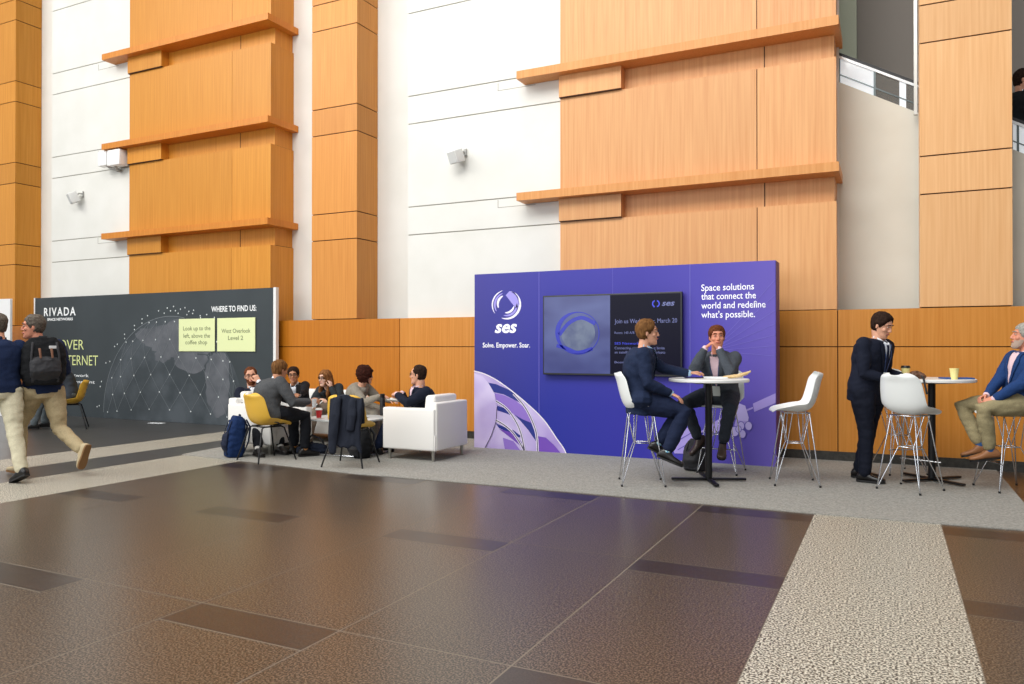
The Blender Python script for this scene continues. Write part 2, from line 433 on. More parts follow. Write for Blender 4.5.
# white board at the far left edge
o = MB().box(-17.2, -15.96, 9.47, 9.52, .0, 2.38, 0, bev=.005).build('sign_panel', mat('white_panel', (240, 240, 240), .5))
base_origin(o, (-16.58, 9.5, 0)); tag(o, 'plain white sign panel at the far left edge behind the walking men', 'sign')

# ================================================================== SES BOARD
SY = 9.42; SX0, SX1 = -5.222, -1.205
sb = thing('display_board', 'blue to violet backdrop board with a screen and satellite print', 'display board', (-3.2, SY + .15, 0))
gp = bpy.data.materials.new('blue_violet_print'); gp.use_nodes = True; N, L, B = nodes(gp)
tc = N.new('ShaderNodeTexCoord'); sp = N.new('ShaderNodeSeparateXYZ'); L.new(tc.outputs['Object'], sp.inputs[0])
mr = N.new('ShaderNodeMapRange'); mr.inputs['From Min'].default_value = -2.02; mr.inputs['From Max'].default_value = 2.0
L.new(sp.outputs[0], mr.inputs[0]); rp = N.new('ShaderNodeValToRGB'); e = rp.color_ramp.elements
e[0].position = 0; e[0].color = srgb(48, 52, 128); e[1].position = 1; e[1].color = srgb(108, 92, 184)
for p_, c_ in ((.3, (36, 44, 148)), (.6, (48, 45, 156)), (.78, (74, 66, 172))):
    q = e.new(p_); q.color = srgb(*c_)
L.new(mr.outputs[0], rp.inputs[0])
mz = N.new('ShaderNodeMapRange'); mz.inputs['From Min'].default_value = .6; mz.inputs['From Max'].default_value = 2.4; mz.inputs['To Max'].default_value = .38
L.new(sp.outputs[2], mz.inputs[0]); mx = N.new('ShaderNodeMix'); mx.data_type = 'RGBA'; mx.inputs['B'].default_value = srgb(92, 84, 178)
L.new(mz.outputs[0], mx.inputs[0]); L.new(rp.outputs[0], mx.inputs['A']); L.new(mx.outputs['Result'], B.inputs['Base Color'])
B.inputs['Roughness'].default_value = .5; B.inputs['Specular IOR Level'].default_value = .3
b = MB(); b.box(SX0, SX1, SY, SY + .30, .0, 2.42, 0, bev=.004, seg=1); b.build('panel', gp, sb)
b = MB(); b.box(SX1 - .002, SX1 + .004, SY + .012, SY + .296, .004, 2.415); b.build('side_cover', mat('plum_side', (88, 56, 130), .5), sb)
b = MB()
for x in (-4.233, -2.207): b.box(x - .004, x + .004, SY - .0015, SY + .01, .0, 2.418)
b.box(-3.2, -3.196, SY - .001, SY + .01, 2.09, 2.418)
b.build('panel_seam', mat('seam_light', (104, 98, 190), .5), sb)
G1 = SY - .003
outer = [(-5.222, 1.071), (-5.06, 1.033), (-4.877, .955), (-4.697, .848), (-4.542, .743), (-4.388, .629), (-4.237, .507), (-4.109, .375), (-3.982, .206), (-3.878, .077), (-3.84, .004)]
lil = noise_mat('lilac_print', (164, 142, 206), (204, 190, 232), nscale=1.8, detail=2, rough=.5)
lil2 = noise_mat('pale_lilac_print', (188, 172, 222), (214, 202, 238), nscale=2.4, detail=2, rough=.5)
blu = mat('deep_blue_print', (30, 44, 132), .5); pur = mat('purple_print', (112, 70, 178), .5); pu2 = mat('mid_purple_print', (142, 112, 200), .5)
lin = mat('dark_print_line', (88, 80, 110), .5); hil = mat('pale_print_line', (232, 226, 240), .5)
b = MB(); b.poly(outer + [(-5.222, .004)], G1, 0)
k = G1
def P(mi, pts):
    global k
    k -= .0006; b.poly(pts, k, mi)
P(2, [(-5.002, .912), (-4.877, .895), (-4.697, .828), (-4.62, .79), (-4.564, .752), (-4.443, .617), (-4.608, .691), (-4.764, .757), (-4.922, .783)])
P(4, [(-4.911, .773), (-4.764, .747), (-4.586, .682), (-4.432, .578), (-4.345, .404), (-4.323, .375), (-4.476, .418), (-4.675, .53), (-4.877, .663)])
P(2, [(-4.608, .492), (-4.476, .428), (-4.345, .385), (-4.302, .288), (-4.269, .133), (-4.388, .284), (-4.498, .397)])
P(2, [(-4.866, .603), (-4.742, .567), (-4.63, .471), (-4.719, .498), (-4.854, .533)])
P(1, [(-4.866, .533), (-4.719, .498), (-4.608, .433), (-4.52, .317), (-4.498, .209), (-4.652, .261), (-4.877, .401)])
P(2, [(-4.888, .361), (-4.764, .316), (-4.608, .273), (-4.498, .199), (-4.52, .179), (-4.697, .245), (-4.832, .293)])
P(3, [(-4.832, .283), (-4.608, .234), (-4.454, .093), (-4.498, .061), (-4.63, .153)])
P(4, [(-4.742, .007), (-4.775, .165), (-4.608, .124), (-4.509, .007)])
P(3, [(-4.248, .212), (-4.13, .199), (-4.014, .108), (-3.915, .005), (-4.241, .007)])
P(1, [(-5.22, 1.04), (-5.083, 1.002), (-4.991, .902), (-4.9, .763), (-4.861, .583), (-4.877, .381), (-4.945, .197), (-5.048, .007), (-5.22, .005)])
def smooth_line(p, n=6):
    out = []
    for i in range(len(p) - 1):
        p0, p1, p2, p3 = p[max(i - 1, 0)], p[i], p[i + 1], p[min(i + 2, len(p) - 1)]
        for j in range(n):
            t = j / n
            out.append(tuple(.5 * (2 * p1[a] + (p2[a] - p0[a]) * t + (2 * p0[a] - 5 * p1[a] + 4 * p2[a] - p3[a]) * t * t + (3 * p1[a] - p0[a] - 3 * p2[a] + p3[a]) * t ** 3) for a in (0, 1)))
    return out + [p[-1]]
L1 = [(-4.608, .771), (-4.454, .617), (-4.345, .443), (-4.269, .25), (-4.248, .007)]
L2 = [(-4.877, .663), (-4.719, .568), (-4.586, .414), (-4.498, .239), (-4.443, .01)]
L3 = [(-4.882, .401), (-4.764, .346), (-4.63, .252), (-4.52, .119), (-4.454, .01)]
for ln in (L1, L2, L3):
    b.strip(smooth_line(ln), .034, k - .001, 6); b.strip(smooth_line(ln), .014, k - .002, 5)
b.strip(smooth_line(outer), .016, k - .002, 6)
b.strip([(-4.861, .583), (-4.877, .381), (-4.945, .197), (-5.048, .007)], .01, k - .002, 5)
b.build('orbit_print', [lil, lil2, blu, pur, pu2, lin, hil], sb)
# satellite drawing + rays
b = MB(); sat = mat('satellite_print', (166, 150, 222), .5); sa2 = mat('satellite_print_pale', (188, 176, 232), .5); k = G1
P(0, [(-1.465, .738), (-1.209, .868), (-1.209, .754), (-1.449, .64)])
P(0, [(-1.69, .60), (-1.465, .70), (-1.462, .68), (-1.688, .575)])
P(1, [(-1.673, .69), (-1.62, .735), (-1.553, .71), (-1.513, .572), (-1.521, .522), (-1.633, .534), (-1.681, .615)])
P(0, [(-1.66, .54), (-1.52, .52), (-1.50, .50), (-1.62, .44), (-1.68, .47)])
for x, z, r in ((-1.674, .40, .06), (-1.60, .47, .05), (-1.585, .375, .05), (-1.515, .473, .052), (-1.63, .43, .04)):
    k -= .0004; b.poly([(x + r * .8 * cos(i * pi / 10), z + r * sin(i * pi / 10)) for i in range(20)], k, 1)
    b.strip([(x + r * .8 * cos(i * pi / 10), z + r * sin(i * pi / 10)) for i in range(21)], .008, k - .0003, 2)
P(0, [(-2.35, .333), (-2.162, .478), (-2.128, .327), (-2.264, .099), (-2.40, .094), (-2.44, .2)])
P(0, [(-1.945, .48), (-1.83, .56), (-1.81, .42), (-1.93, .36)])
P(0, [(-2.12, .35), (-1.95, .47), (-1.945, .45), (-2.115, .33)])
for z in (.36, .25): b.strip([(-2.36, z - .11), (-2.14, z + .03)], .01, k - .001, 2)
b.build('satellite_print', [sat, sa2, mat('sat_line', (92, 80, 176), .5)], sb)
b = MB()
for i, (z1) in enumerate((1.42, 1.55, 1.68, 1.84, 2.02, 2.2, 1.30)):
    b.strip([(-1.95, 1.36), (-1.6, 1.36 + (z1 - 1.36) * .46), (-1.21, z1)], .006, G1)
b.build('ray_print', mat('ray_line', (118, 106, 200), .5), sb)
# logo: round swoosh mark + letters
b = MB(); cx, cz = -4.722, 1.985; R0 = .205; y = G1
def arcband(a0, a1, r0, r1, ecc, mi, ox=0, oz=0):
    A = []; Bq = []
    for i in range(15):
        t = i / 14; a = radians(a0 + (a1 - a0) * t); w = sin(pi * t) ** .6
        rm = (r0 + r1) / 2; hw = (r1 - r0) / 2 * (.15 + .85 * w)
        A.append((cx + ox + (rm + hw) * cos(a) * 1.08, cz + oz + (rm + hw) * sin(a))); Bq.append((cx + ox + (rm - hw) * cos(a) * 1.08, cz + oz + (rm - hw) * sin(a)))
    n_ = len(A); b.add([(x, y, z) for x, z in A + Bq], [(i, i + 1, n_ + i + 1, n_ + i) for i in range(n_ - 1)], mi)
arcband(105, 215, .190, .210, 0, 0); arcband(108, 212, .150, .178, 0, 1); arcband(112, 205, .105, .138, 0, 0, .0, .01)
arcband(-110, 70, .175, .210, 0, 0); arcband(-105, 5, .135, .165, 0, 1); arcband(-100, -10, .095, .125, 0, 0)
b.poly([(cx - .01, cz + .13), (cx + .05, cz + .185), (cx + .12, cz + .17), (cx + .18, cz + .10), (cx + .20, cz), (cx + .15, cz - .05), (cx + .10, cz - .0)], y, 1)
b.build('round_logo', [mat('logo_white', (232, 228, 250), .4, emit=.1), mat('logo_lilac', (160, 150, 232), .4)], sb)
LW = mat('board_white', (246, 246, 252), .4, emit=.15)
text('brand_lettering', 'ses', -4.90, -4.56, 1.605, 1.725, G1, LW, sb, bold=.028, shear=.25)
text('slogan', 'Solve. Empower. Soar.', -5.088, -4.365, 1.40, 1.465, G1, LW, sb, bold=.012)
for s, x1, z in (('Space solutions', -1.45, 2.088), ('that connect the', -1.428, 1.982), ('world and redefine', -1.319, 1.872), ("what's possible.", -1.439, 1.76)):
    text('message_line', s, -2.069, x1, z, z + .078, G1, LW, sb, bold=.008)
# television
tv = thing('television', 'wide black flat screen mounted on the blue backdrop board', 'television', (-3.21, SY, 1.04))
b = MB(); b.box(-4.140, -2.285, SY - .08, SY - .03, 1.04, 2.085, 0, bev=.005); b.box(-3.7, -2.7, SY - .035, SY + .0, 1.25, 1.85); b.build('housing', mat('black_plastic', (14, 14, 17), .3), tv)
TY = SY - .082
scr = mat('screen_dark', (8, 7, 26), .25, emit=.5, spec=.12); N, L, B = nodes(scr)
b = MB(); b.box(-3.205, -2.305, TY, TY + .01, 1.065, 2.065, 0); b.build('screen', scr, tv)
pic = noise_mat('screen_picture', (44, 50, 108), (72, 82, 136), scale=(1, 1, 2), nscale=1.3, detail=2, rough=.22); N, L, B = nodes(pic)
rr = [x for x in N if x.type == 'VALTORGB'][0]; L.new(rr.outputs[0], B.inputs['Emission Color']); B.inputs['Emission Strength'].default_value = .18
b = MB(); b.box(-4.122, -3.205, TY - .0005, TY + .01, 1.065, 2.065, 0); b.build('screen_picture', pic, tv)
b = MB(); cx, cz = -3.642, 1.585; y = TY - .002
b.poly([(cx + .235 * cos(i * pi / 20), cz + .225 * sin(i * pi / 20)) for i in range(40)], y, 0)
b2 = [(cx + .29 * cos(radians(a)), cz + .272 * sin(radians(a))) for a in range(0, 361, 9)]
b.strip(b2, [.012 + .05 * max(0, cos(radians(a - 165))) ** 2 for a in range(0, 361, 9)], y - .001, 1)
b.strip(smooth_line([(cx - .26, cz - .02), (cx - .13, cz + .13), (cx + .05, cz + .2), (cx + .24, cz + .12)]), .05, y - .001, 1)
b.strip(smooth_line([(cx - .3, cz - .16), (cx - .15, cz - .2), (cx, cz - .25), (cx + .2, cz - .2)]), .045, y - .001, 1)
b.build('globe_picture', [noise_mat('screen_globe', (58, 68, 116), (100, 112, 138), nscale=5, detail=5, rough=.25), mat('screen_royal_blue', (26, 36, 158), .25, emit=.25)], tv)
st = mat('screen_text', (92, 98, 146), .3, emit=.4); stb = mat('screen_text_blue', (40, 52, 190), .3, emit=.45)
y = TY - .002
text('screen_line', 'Join us Wednesday, March 20', -3.145, -2.345, 1.706, 1.76, y, st, tv)
text('screen_line', 'Room: 145 A/B', -3.145, -2.886, 1.572, 1.602, y, st, tv)
text('screen_line', 'SES Networks', -3.145, -2.80, 1.437, 1.467, y, stb, tv)
text('screen_line', 'Connecting a world without limits', -3.145, -2.503, 1.378, 1.41, y, st, tv)
text('screen_line', 'as satellite meets new markets', -3.145, -2.494, 1.325, 1.357, y, st, tv)
text('screen_line', 'Booth 1425', -3.145, -2.85, 1.20, 1.228, y, st, tv)
text('screen_logo', 'ses', -2.535, -2.375, 1.916, 1.965, y, st, tv, bold=.02, shear=.25)
b = MB()
for a0, a1 in ((110, 250), (-70, 70)):
    b.strip([(-2.61 + .042 * cos(radians(a)), 1.942 + .04 * sin(radians(a))) for a in range(a0, a1 + 1, 14)], .016, y)
b.build('screen_logo_mark', stb, tv)

# ================================================================== wall speakers
def speaker(name, label, cat, loc, size, rz, tilt, group=None):
    t = thing(name, label, cat, loc, rz, group)
    w, d, h = size; M = Matrix.Rotation(tilt, 4, 'X')
    b = MB(); b.box(-w / 2, w / 2, -d, 0, -h / 2, h / 2, 0, bev=.02, seg=3)
    for v in b.v: v.xyz = M @ v + V((0, -.10, 0))
    b.build('cabinet', mat('speaker_white', (228, 229, 226), .5), t, 'auto', local=True)
    b = MB(); b.box(-w / 2 + .012, w / 2 - .012, -d - .006, -d + .01, -h / 2 + .012, h / 2 - .012, 0, bev=.006)
    for v in b.v: v.xyz = M @ v + V((0, -.10, 0))
    b.build('grille', mat('speaker_grille', (206, 208, 206), .7), t, local=True)
    b = MB(); b.tube([(0, 0, h * .3), (0, -.08, h * .3), (0, -.13, 0)], .014); b.cyl((0, 0), .05, -.0, .001); b.box(-.04, .04, -.012, 0, h * .3 - .05, h * .3 + .05)
    b.build('bracket', mat('bracket_grey', (168, 168, 164), .5), t, local=True)
    return t
speaker('wall_speaker', 'small white speaker tilted on the white wall panel right of the slim wood pillar', 'speaker', (-5.93, 10.40, 4.37), (.20, .17, .20), radians(-22), radians(22), 'white wall speakers')
speaker('wall_speaker', 'small white speaker on the white wall panel beside the left pillar', 'speaker', (-15.05, 10.40, 4.52), (.20, .17, .22), radians(-25), radians(24), 'white wall speakers')
t = thing('wall_camera', 'white boxy device tucked under the left middle ledge', 'device', (-13.95, 10.40, 5.12))
b = MB(); b.box(-14.25, -14.0, 10.15, 10.3, 5.02, 5.32, 0, bev=.02); b.box(-13.93, -13.56, 10.12, 10.32, 4.99, 5.30, 0, bev=.02); b.build('housing', mat('device_white', (244, 245, 244), .4), t, 'auto')
b = MB(); b.tube([(-13.9, 10.4, 4.95), (-13.85, 10.3, 4.93), (-13.8, 10.22, 5.0)], .03); b.tube([(-13.9, 10.4, 4.95), (-14.02, 10.3, 4.98), (-14.1, 10.24, 5.05)], .025)
b.build('bracket', MATS['bracket_grey'], t, True)

# ================================================================== FURNITURE
CH = mat('chrome_wire', (214, 216, 220), .18, 1.0); BLK = mat('black_metal', (20, 20, 22), .45, .3)
WPL = mat('white_plastic_shell', (233, 236, 234), .32); YEL = mat('yellow_shell', (230, 182, 66), .4)
LEA = mat('white_leather', (240, 238, 233), .42)
def shell(w, back_h, thick=.009, wing=.05, lip=.03):
    prof = [(.225, -.022), (.216, -.004), (.18, .004), (.09, -.004), (0, -.014), (-.08, -.010), (-.135, .010), (-.172, .045), (-.198, .10), (-.218, .17), (-.235, .24), (-.250, .31), (-.264, back_h - .035), (-.272, back_h - .008), (-.275, back_h)]
    wid = [.70, .86, .96, 1.0, 1.0, 1.0, 1.0, 1.0, .99, .97, .94, .88, .78, .62, .34]
    b = MB(); nu = 17; rowsv = []
    for i, (y, z) in enumerate(prof):
        y0, z0 = prof[max(0, i - 1)]; y1, z1 = prof[min(len(prof) - 1, i + 1)]
        t = V((0, y1 - y0, z1 - z0)).normalized(); nn = V((0, t.z, -t.y))
        if nn.z < 0 and i < 5: nn = -nn
        if i >= 5 and nn.y < 0 and nn.z < .5: nn = -nn
        row = []
        for j in range(nu):
            u = -1 + 2 * j / (nu - 1)
            row.append(V((u * w * wid[i], y, z)) + nn * (wing * abs(u) ** 2.6 * (.12 if i < 2 else .3 if i == 2 else .6 if i == 3 else .8 if i > 11 else 1)))
        rowsv.append((row, nn))
    up = [r for r, _ in rowsv]; dn = [[p - nn * thick for p in r] for r, nn in rowsv]
    vs = [p for r in up for p in r] + [p for r in dn for p in r]; o = len(up) * nu; fs = []
    m_ = len(up)
    for i in range(m_ - 1):
        for j in range(nu - 1):
            a = i * nu + j; fs.append((a, a + 1, a + nu + 1, a + nu)); fs.append((o + a, o + a + nu, o + a + nu + 1, o + a + 1))
    for j in range(nu - 1):
        fs.append((j, o + j, o + j + 1, j + 1)); a = (m_ - 1) * nu + j; fs.append((a, a + 1, o + a + 1, o + a))
    for i in range(m_ - 1):
        a = i * nu; fs.append((a, a + nu, o + a + nu, o + a)); a = i * nu + nu - 1; fs.append((a, o + a, o + a + nu, a + nu))
    b.add(vs, fs); return b
SH = .755
def make_bar_stool(label, loc, rz):
    t = thing('bar_stool', label, 'bar stool', loc, rz, 'white shell bar stools with wire legs')
    b = shell(.228, .375, wing=.085)
    for v in b.v: v.z += SH
    s = b.build('seat', WPL, t, True, local=True)
    md = s.modifiers.new('sub', 'SUBSURF'); md.levels = 1; md.render_levels = 2
    for sx in (-1, 1):
        for sy in (-1, 1):
            b = MB(); F = (sx * .215, sy * .215, .006)
            b.tube([F, (sx * .12, sy * .12 - .01, SH - .03)], .0065, 8)
            b.tube([F, (sx * .075, sy * .075, .42), (sx * .17, sy * .05 - .01, SH - .025)], .0055, 8)
            b.tube([(sx * .075, sy * .075, .42), (sx * .03, sy * .14 - .01, SH - .03)], .005, 8)
            lg = b.build('leg', CH, t, True, local=True)
            b = MB(); b.cyl((F[0], F[1]), .011, 0, .02, 12); b.build('foot_glide', BLK, lg, True, local=True)
    b = MB(); q = .075
    b.tube([(-q, -q, .42), (q, -q, .42), (q, q, .42), (-q, q, .42), (-q, -q, .42)], .0055, 8); b.build('brace_ring', CH, t, True, local=True)
    b = MB(); b.tube([(-.20, .18, .275), (.20, .18, .275)], .007, 8); b.build('foot_rest', CH, t, True, local=True)
    b = MB(); b.tube([(-.13, .11, SH - .025), (.13, .11, SH - .025), (.13, -.13, SH - .025), (-.13, -.13, SH - .025), (-.13, .11, SH - .025)], .006, 8); b.build('seat_mount', CH, t, True, local=True)
    return t
def fz(dx, dy): return atan2(dy, dx) - pi / 2
st0 = make_bar_stool('white shell bar stool under the man in the navy suit, left of the high table', (-2.30, 7.69, .009), fz(.93, .37))
dup(st0, (-1.71, 8.80, .009), fz(-.05, -1), 'white shell bar stool under the grey-suited man resting his chin on his hands')
dup(st0, (-.895, 8.38, .009), fz(-.97, -.25), 'empty white bar stool standing in front of the violet end of the backdrop')
dup(st0, (.165, 8.50, .009), fz(.5, .86), 'empty white bar stool seen from behind, nearest the standing man')
dup(st0, (.06, 9.62, .009), fz(.5, -.85), 'white bar stool mostly hidden behind the standing man, close to the wall')
dup(st0, (1.03, 8.95, .009), fz(-.9, -.42), 'white bar stool under the grey-haired man in khaki trousers')

def make_table(label, loc, rz, arms):
    t = thing('high_table', label, 'table', loc, rz, 'round white high tables')
    b = MB(); b.cyl((0, 0), .41, 1.037, 1.07, 64, bev=.006); b.build('tabletop', mat('white_laminate', (240, 241, 238), .35), t, 'auto', local=True)
    b = MB(); b.cyl((0, 0), .036, .03, 1.02, 24); b.build('column', BLK, t, 'auto', local=True)
    b = MB(); b.box(-.16, .16, -.16, .16, 1.02, 1.037, bev=.004); b.build('mounting_plate', BLK, t, local=True)
    for a in range(4):
        M = Matrix.Rotation(a * pi / 2, 4, 'Z'); b = MB(); b.box(0, .385, -.024, .024, .012, .034, bev=.006)
        for v in b.v: v.xyz = M @ v
        b.build('base_arm', BLK, t, 'auto', local=True)
    return t
tb0 = make_table('round white high table on a black cross base before the blue backdrop', (-1.71, 8.12, .009), radians(24), 4)
dup(tb0, (.38, 9.16, .009), radians(45), 'round white high table on a black cross base near the wood wall, right')

def make_yellow(label, loc, rz):
    t = thing('shell_chair', label, 'chair', loc, rz, 'yellow shell chairs with thin black legs')
    b = shell(.25, .37, wing=.10)
    for v in b.v: v.z += .45
    s = b.build('seat', YEL, t, True, local=True)
    md = s.modifiers.new('sub', 'SUBSURF'); md.levels = 1; md.render_levels = 2
    for sx in (-1, 1):
        for sy in (-1, 1):
            b = MB(); b.tube([(sx * .13, sy * .11, .425), (sx * .155, sy * .15, .40), (sx * .255, sy * .255, .005)], .010, 10); b.build('leg', BLK, t, True, local=True)
    b = MB(); b.tube([(-.14, .12, .42), (.14, .12, .42), (.14, -.12, .42), (-.14, -.12, .42), (-.14, .12, .42)], .010, 8); b.build('seat_mount', BLK, t, True, local=True)
    return t
yc = make_yellow('yellow shell chair on black legs under the man in the grey suit seen from behind', (-6.95, 7.23, .009), fz(.28, .96))
dup(yc, (-5.76, 7.37, .009), fz(-.24, .97), 'yellow shell chair with a dark coat draped over its back')
dup(yc, (-12.68, 8.55, 0), fz(-.62, -.78), 'yellow shell chair at far left before the black board, behind the walking men')

def sofa(name, label, loc, rz, w, d=.80, seats=1, ch=.80):
    t = thing(name, label, 'armchair' if seats == 1 else 'sofa', loc, rz)
    hw = w / 2; a = .13; hd = d / 2
    b = MB(); b.box(-hw + .01, hw - .01, -hd + .01, hd - .01, .13, .33, bev=.015); b.build('base', LEA, t, 'auto', local=True)
    for s in (-1, 1):
        b = MB(); b.box(min(s * hw, s * (hw - a)), max(s * hw, s * (hw - a)), -hd + .02, hd, .13, .645, bev=.022, seg=3); b.build('armrest', LEA, t, 'auto', local=True)
    b = MB(); b.box(-hw + .03, hw - .03, -hd, -hd + .15, .13, .715, bev=.022, seg=3); b.build('backrest', LEA, t, 'auto', local=True)
    cw = (w - 2 * a) / seats
    for i in range(seats):
        x = -hw + a + i * cw
        b = MB(); b.box(x + .004, x + cw - .004, -hd + .16, hd - .01, .32, .45, bev=.03, seg=4); b.build('seat_cushion', LEA, t, 'auto', local=True)
        b = MB(); b.box(x + .004, x + cw - .004, -hd + .13, -hd + .28, .44, ch, bev=.04, seg=4)
        for v in b.v: v.y -= (v.z - .44) * .12
        b.build('back_cushion', LEA, t, 'auto', local=True)
    for sx in (-1, 1):
        for sy in (-1, 1):
            b = MB(); b.cyl((sx * (hw - .06), sy * (hd - .07)), .018, 0, .135, 16, r2=.022); b.build('leg', mat('steel_leg', (170, 168, 160), .3, .9), t, 'auto', local=True)
    return t
sofa('armchair', 'white leather armchair at the right end of the lounge group', (-5.335, 8.36, .009), fz(-1, 0), .82, .78)
sofa('armchair', 'white leather armchair at the left end of the lounge group behind the blue backpack', (-7.56, 7.93, .009), fz(1, 0), .80, .78)
sofa('sofa', 'long white leather sofa along the wall behind the coffee table', (-8.05, 9.25, .009), fz(0, -1), 1.75, .80, 2, .74)
t = thing('ottoman', 'white leather cube seat under the curly-haired woman', 'stool', (-6.80, 8.84, .009))
b = MB(); b.box(-7.03, -6.57, 8.62, 9.06, .06, .42, bev=.02, seg=3); b.build('cushion', LEA, t, 'auto')
for sx in (-1, 1):
    for sy in (-1, 1):
        b = MB(); b.cyl((-6.80 + sx * .18, 8.84 + sy * .17), .018, .009, .065, 16); b.build('leg', MATS['steel_leg'], t, 'auto')

# coffee table
ct = thing('coffee_table', 'low coffee table with a white top and chrome legs among the lounge seats', 'table', (-6.42, 8.08, .009))
b = MB(); b.box(-6.93, -5.93, 7.74, 8.62, .455, .48, bev=.006); b.build('tabletop', mat('table_grey_white', (214, 216, 214), .3), ct, 'auto')
for x in (-6.88, -5.98):
    b = MB(); b.tube([(x, 7.80, .46), (x, 7.80, .03), (x, 8.54, .03), (x, 8.54, .46)], .014, 10); b.build('leg', CH, ct, True)
b = MB(); b.tube([(-6.88, 7.80, .03), (-5.98, 7.80, .03)], .012, 10); b.build('floor_bar', CH, ct, True)

# ================================================================== PEOPLE
def skin(n, c): return noise_mat('skin_' + n, c, tuple(max(0, int(x * .93)) for x in c), nscale=30, rough=.5, spec=.35)
def cloth(n, c, k=.86, sc=90): return noise_mat('cloth_' + n, tuple(int(x * k) for x in c), c, nscale=sc, detail=2, rough=.85, spec=.2, lo=.3, hi=.7)
EYE_W = mat('eye_white', (196, 182, 172), .4); EYE_D = mat('eye_iris', (34, 24, 20), .3)

def ik(A, B_, l1, l2, pole):
    d = B_ - A; L_ = min(d.length, (l1 + l2) * .998); n_ = d.normalized(); L_ = max(L_, abs(l1 - l2) + .02)
    a = (l1 * l1 - l2 * l2 + L_ * L_) / (2 * L_); h_ = sqrt(max(0, l1 * l1 - a * a))
    p_ = pole - n_ * pole.dot(n_); p_ = p_.normalized() if p_.length > 1e-4 else n_.orthogonal()
    return A + n_ * a + p_ * h_, A + n_ * L_
HEADSEC = [(-.121, .020, .078, .040), (-.110, .038, .091, .0), (-.088, .051, .095, -.045), (-.058, .060, .090, -.066), (-.028, .067, .089, -.082), (.0, .071, .085, -.092), (.030, .0745, .091, -.100), (.060, .073, .083, -.098), (.086, .063, .064, -.085), (.106, .044, .038, -.062), (.118, .018, .008, -.030)]
def head_pt(z, a, off=0.):
    S = HEADSEC
    z = max(S[0][0], min(S[-1][0], z))
    for i in range(len(S) - 1):
        if z <= S[i + 1][0]: break
    t = (z - S[i][0]) / (S[i + 1][0] - S[i][0]); w, yf, yb = [S[i][q] * (1 - t) + S[i + 1][q] * t for q in (1, 2, 3)]
    cy = (yf + yb) / 2; ry = (yf - yb) / 2
    return V(((w + off) * sin(a), cy + (ry + off) * cos(a), z + off * (z / .118) ** 3 * .8))

def hand(mb, W_, d, nrm, thumb, curl=.35, s=1.0, fan=.0):
    """wrist, finger direction, palm normal, thumb side"""
    d = d.normalized(); nrm = (nrm - d * nrm.dot(d)).normalized(); sd = d.cross(nrm).normalized()
    if sd.dot(thumb) < 0: sd = -sd
    mb.tube([W_ - d * .02, W_ + d * .03 * s, W_ + d * .085 * s], [(.027 * s, .020 * s), (.036 * s, .016 * s), (.040 * s, .014 * s)], 12, side=sd)
    for q, (o, L_, r) in enumerate(((.030, .074, .0088), (.0105, .082, .009), (-.0095, .076, .0086), (-.0285, .060, .0078))):
        p0 = W_ + d * (.078 * s) + sd * (o * s); pts = [p0]; ang = 0; fd = (d + sd * (o * (1.2 + fan * 6))).normalized()
        for seg, fr_ in enumerate((.42, .32, .26)):
            ang += curl * (1.0 + .12 * q); dr = fd * cos(ang) + nrm * sin(ang); pts.append(pts[-1] + dr * (L_ * fr_ * s))
        mb.tube(pts, [r * s, r * .96 * s, r * .9 * s, r * .78 * s], 8)
    t0 = W_ + d * (.022 * s) + sd * (.026 * s)
    t1 = t0 + (d * .75 + sd * .75 + nrm * .25).normalized() * .042 * s
    t2 = t1 + (d * .95 + sd * .25 + nrm * (.3 + curl * .5)).normalized() * .030 * s
    t3 = t2 + (d * .95 + nrm * (.4 + curl)).normalized() * .024 * s
    mb.tube([t0, t1, t2, t3], [.0135 * s, .011 * s, .0098 * s, .008 * s], 8)

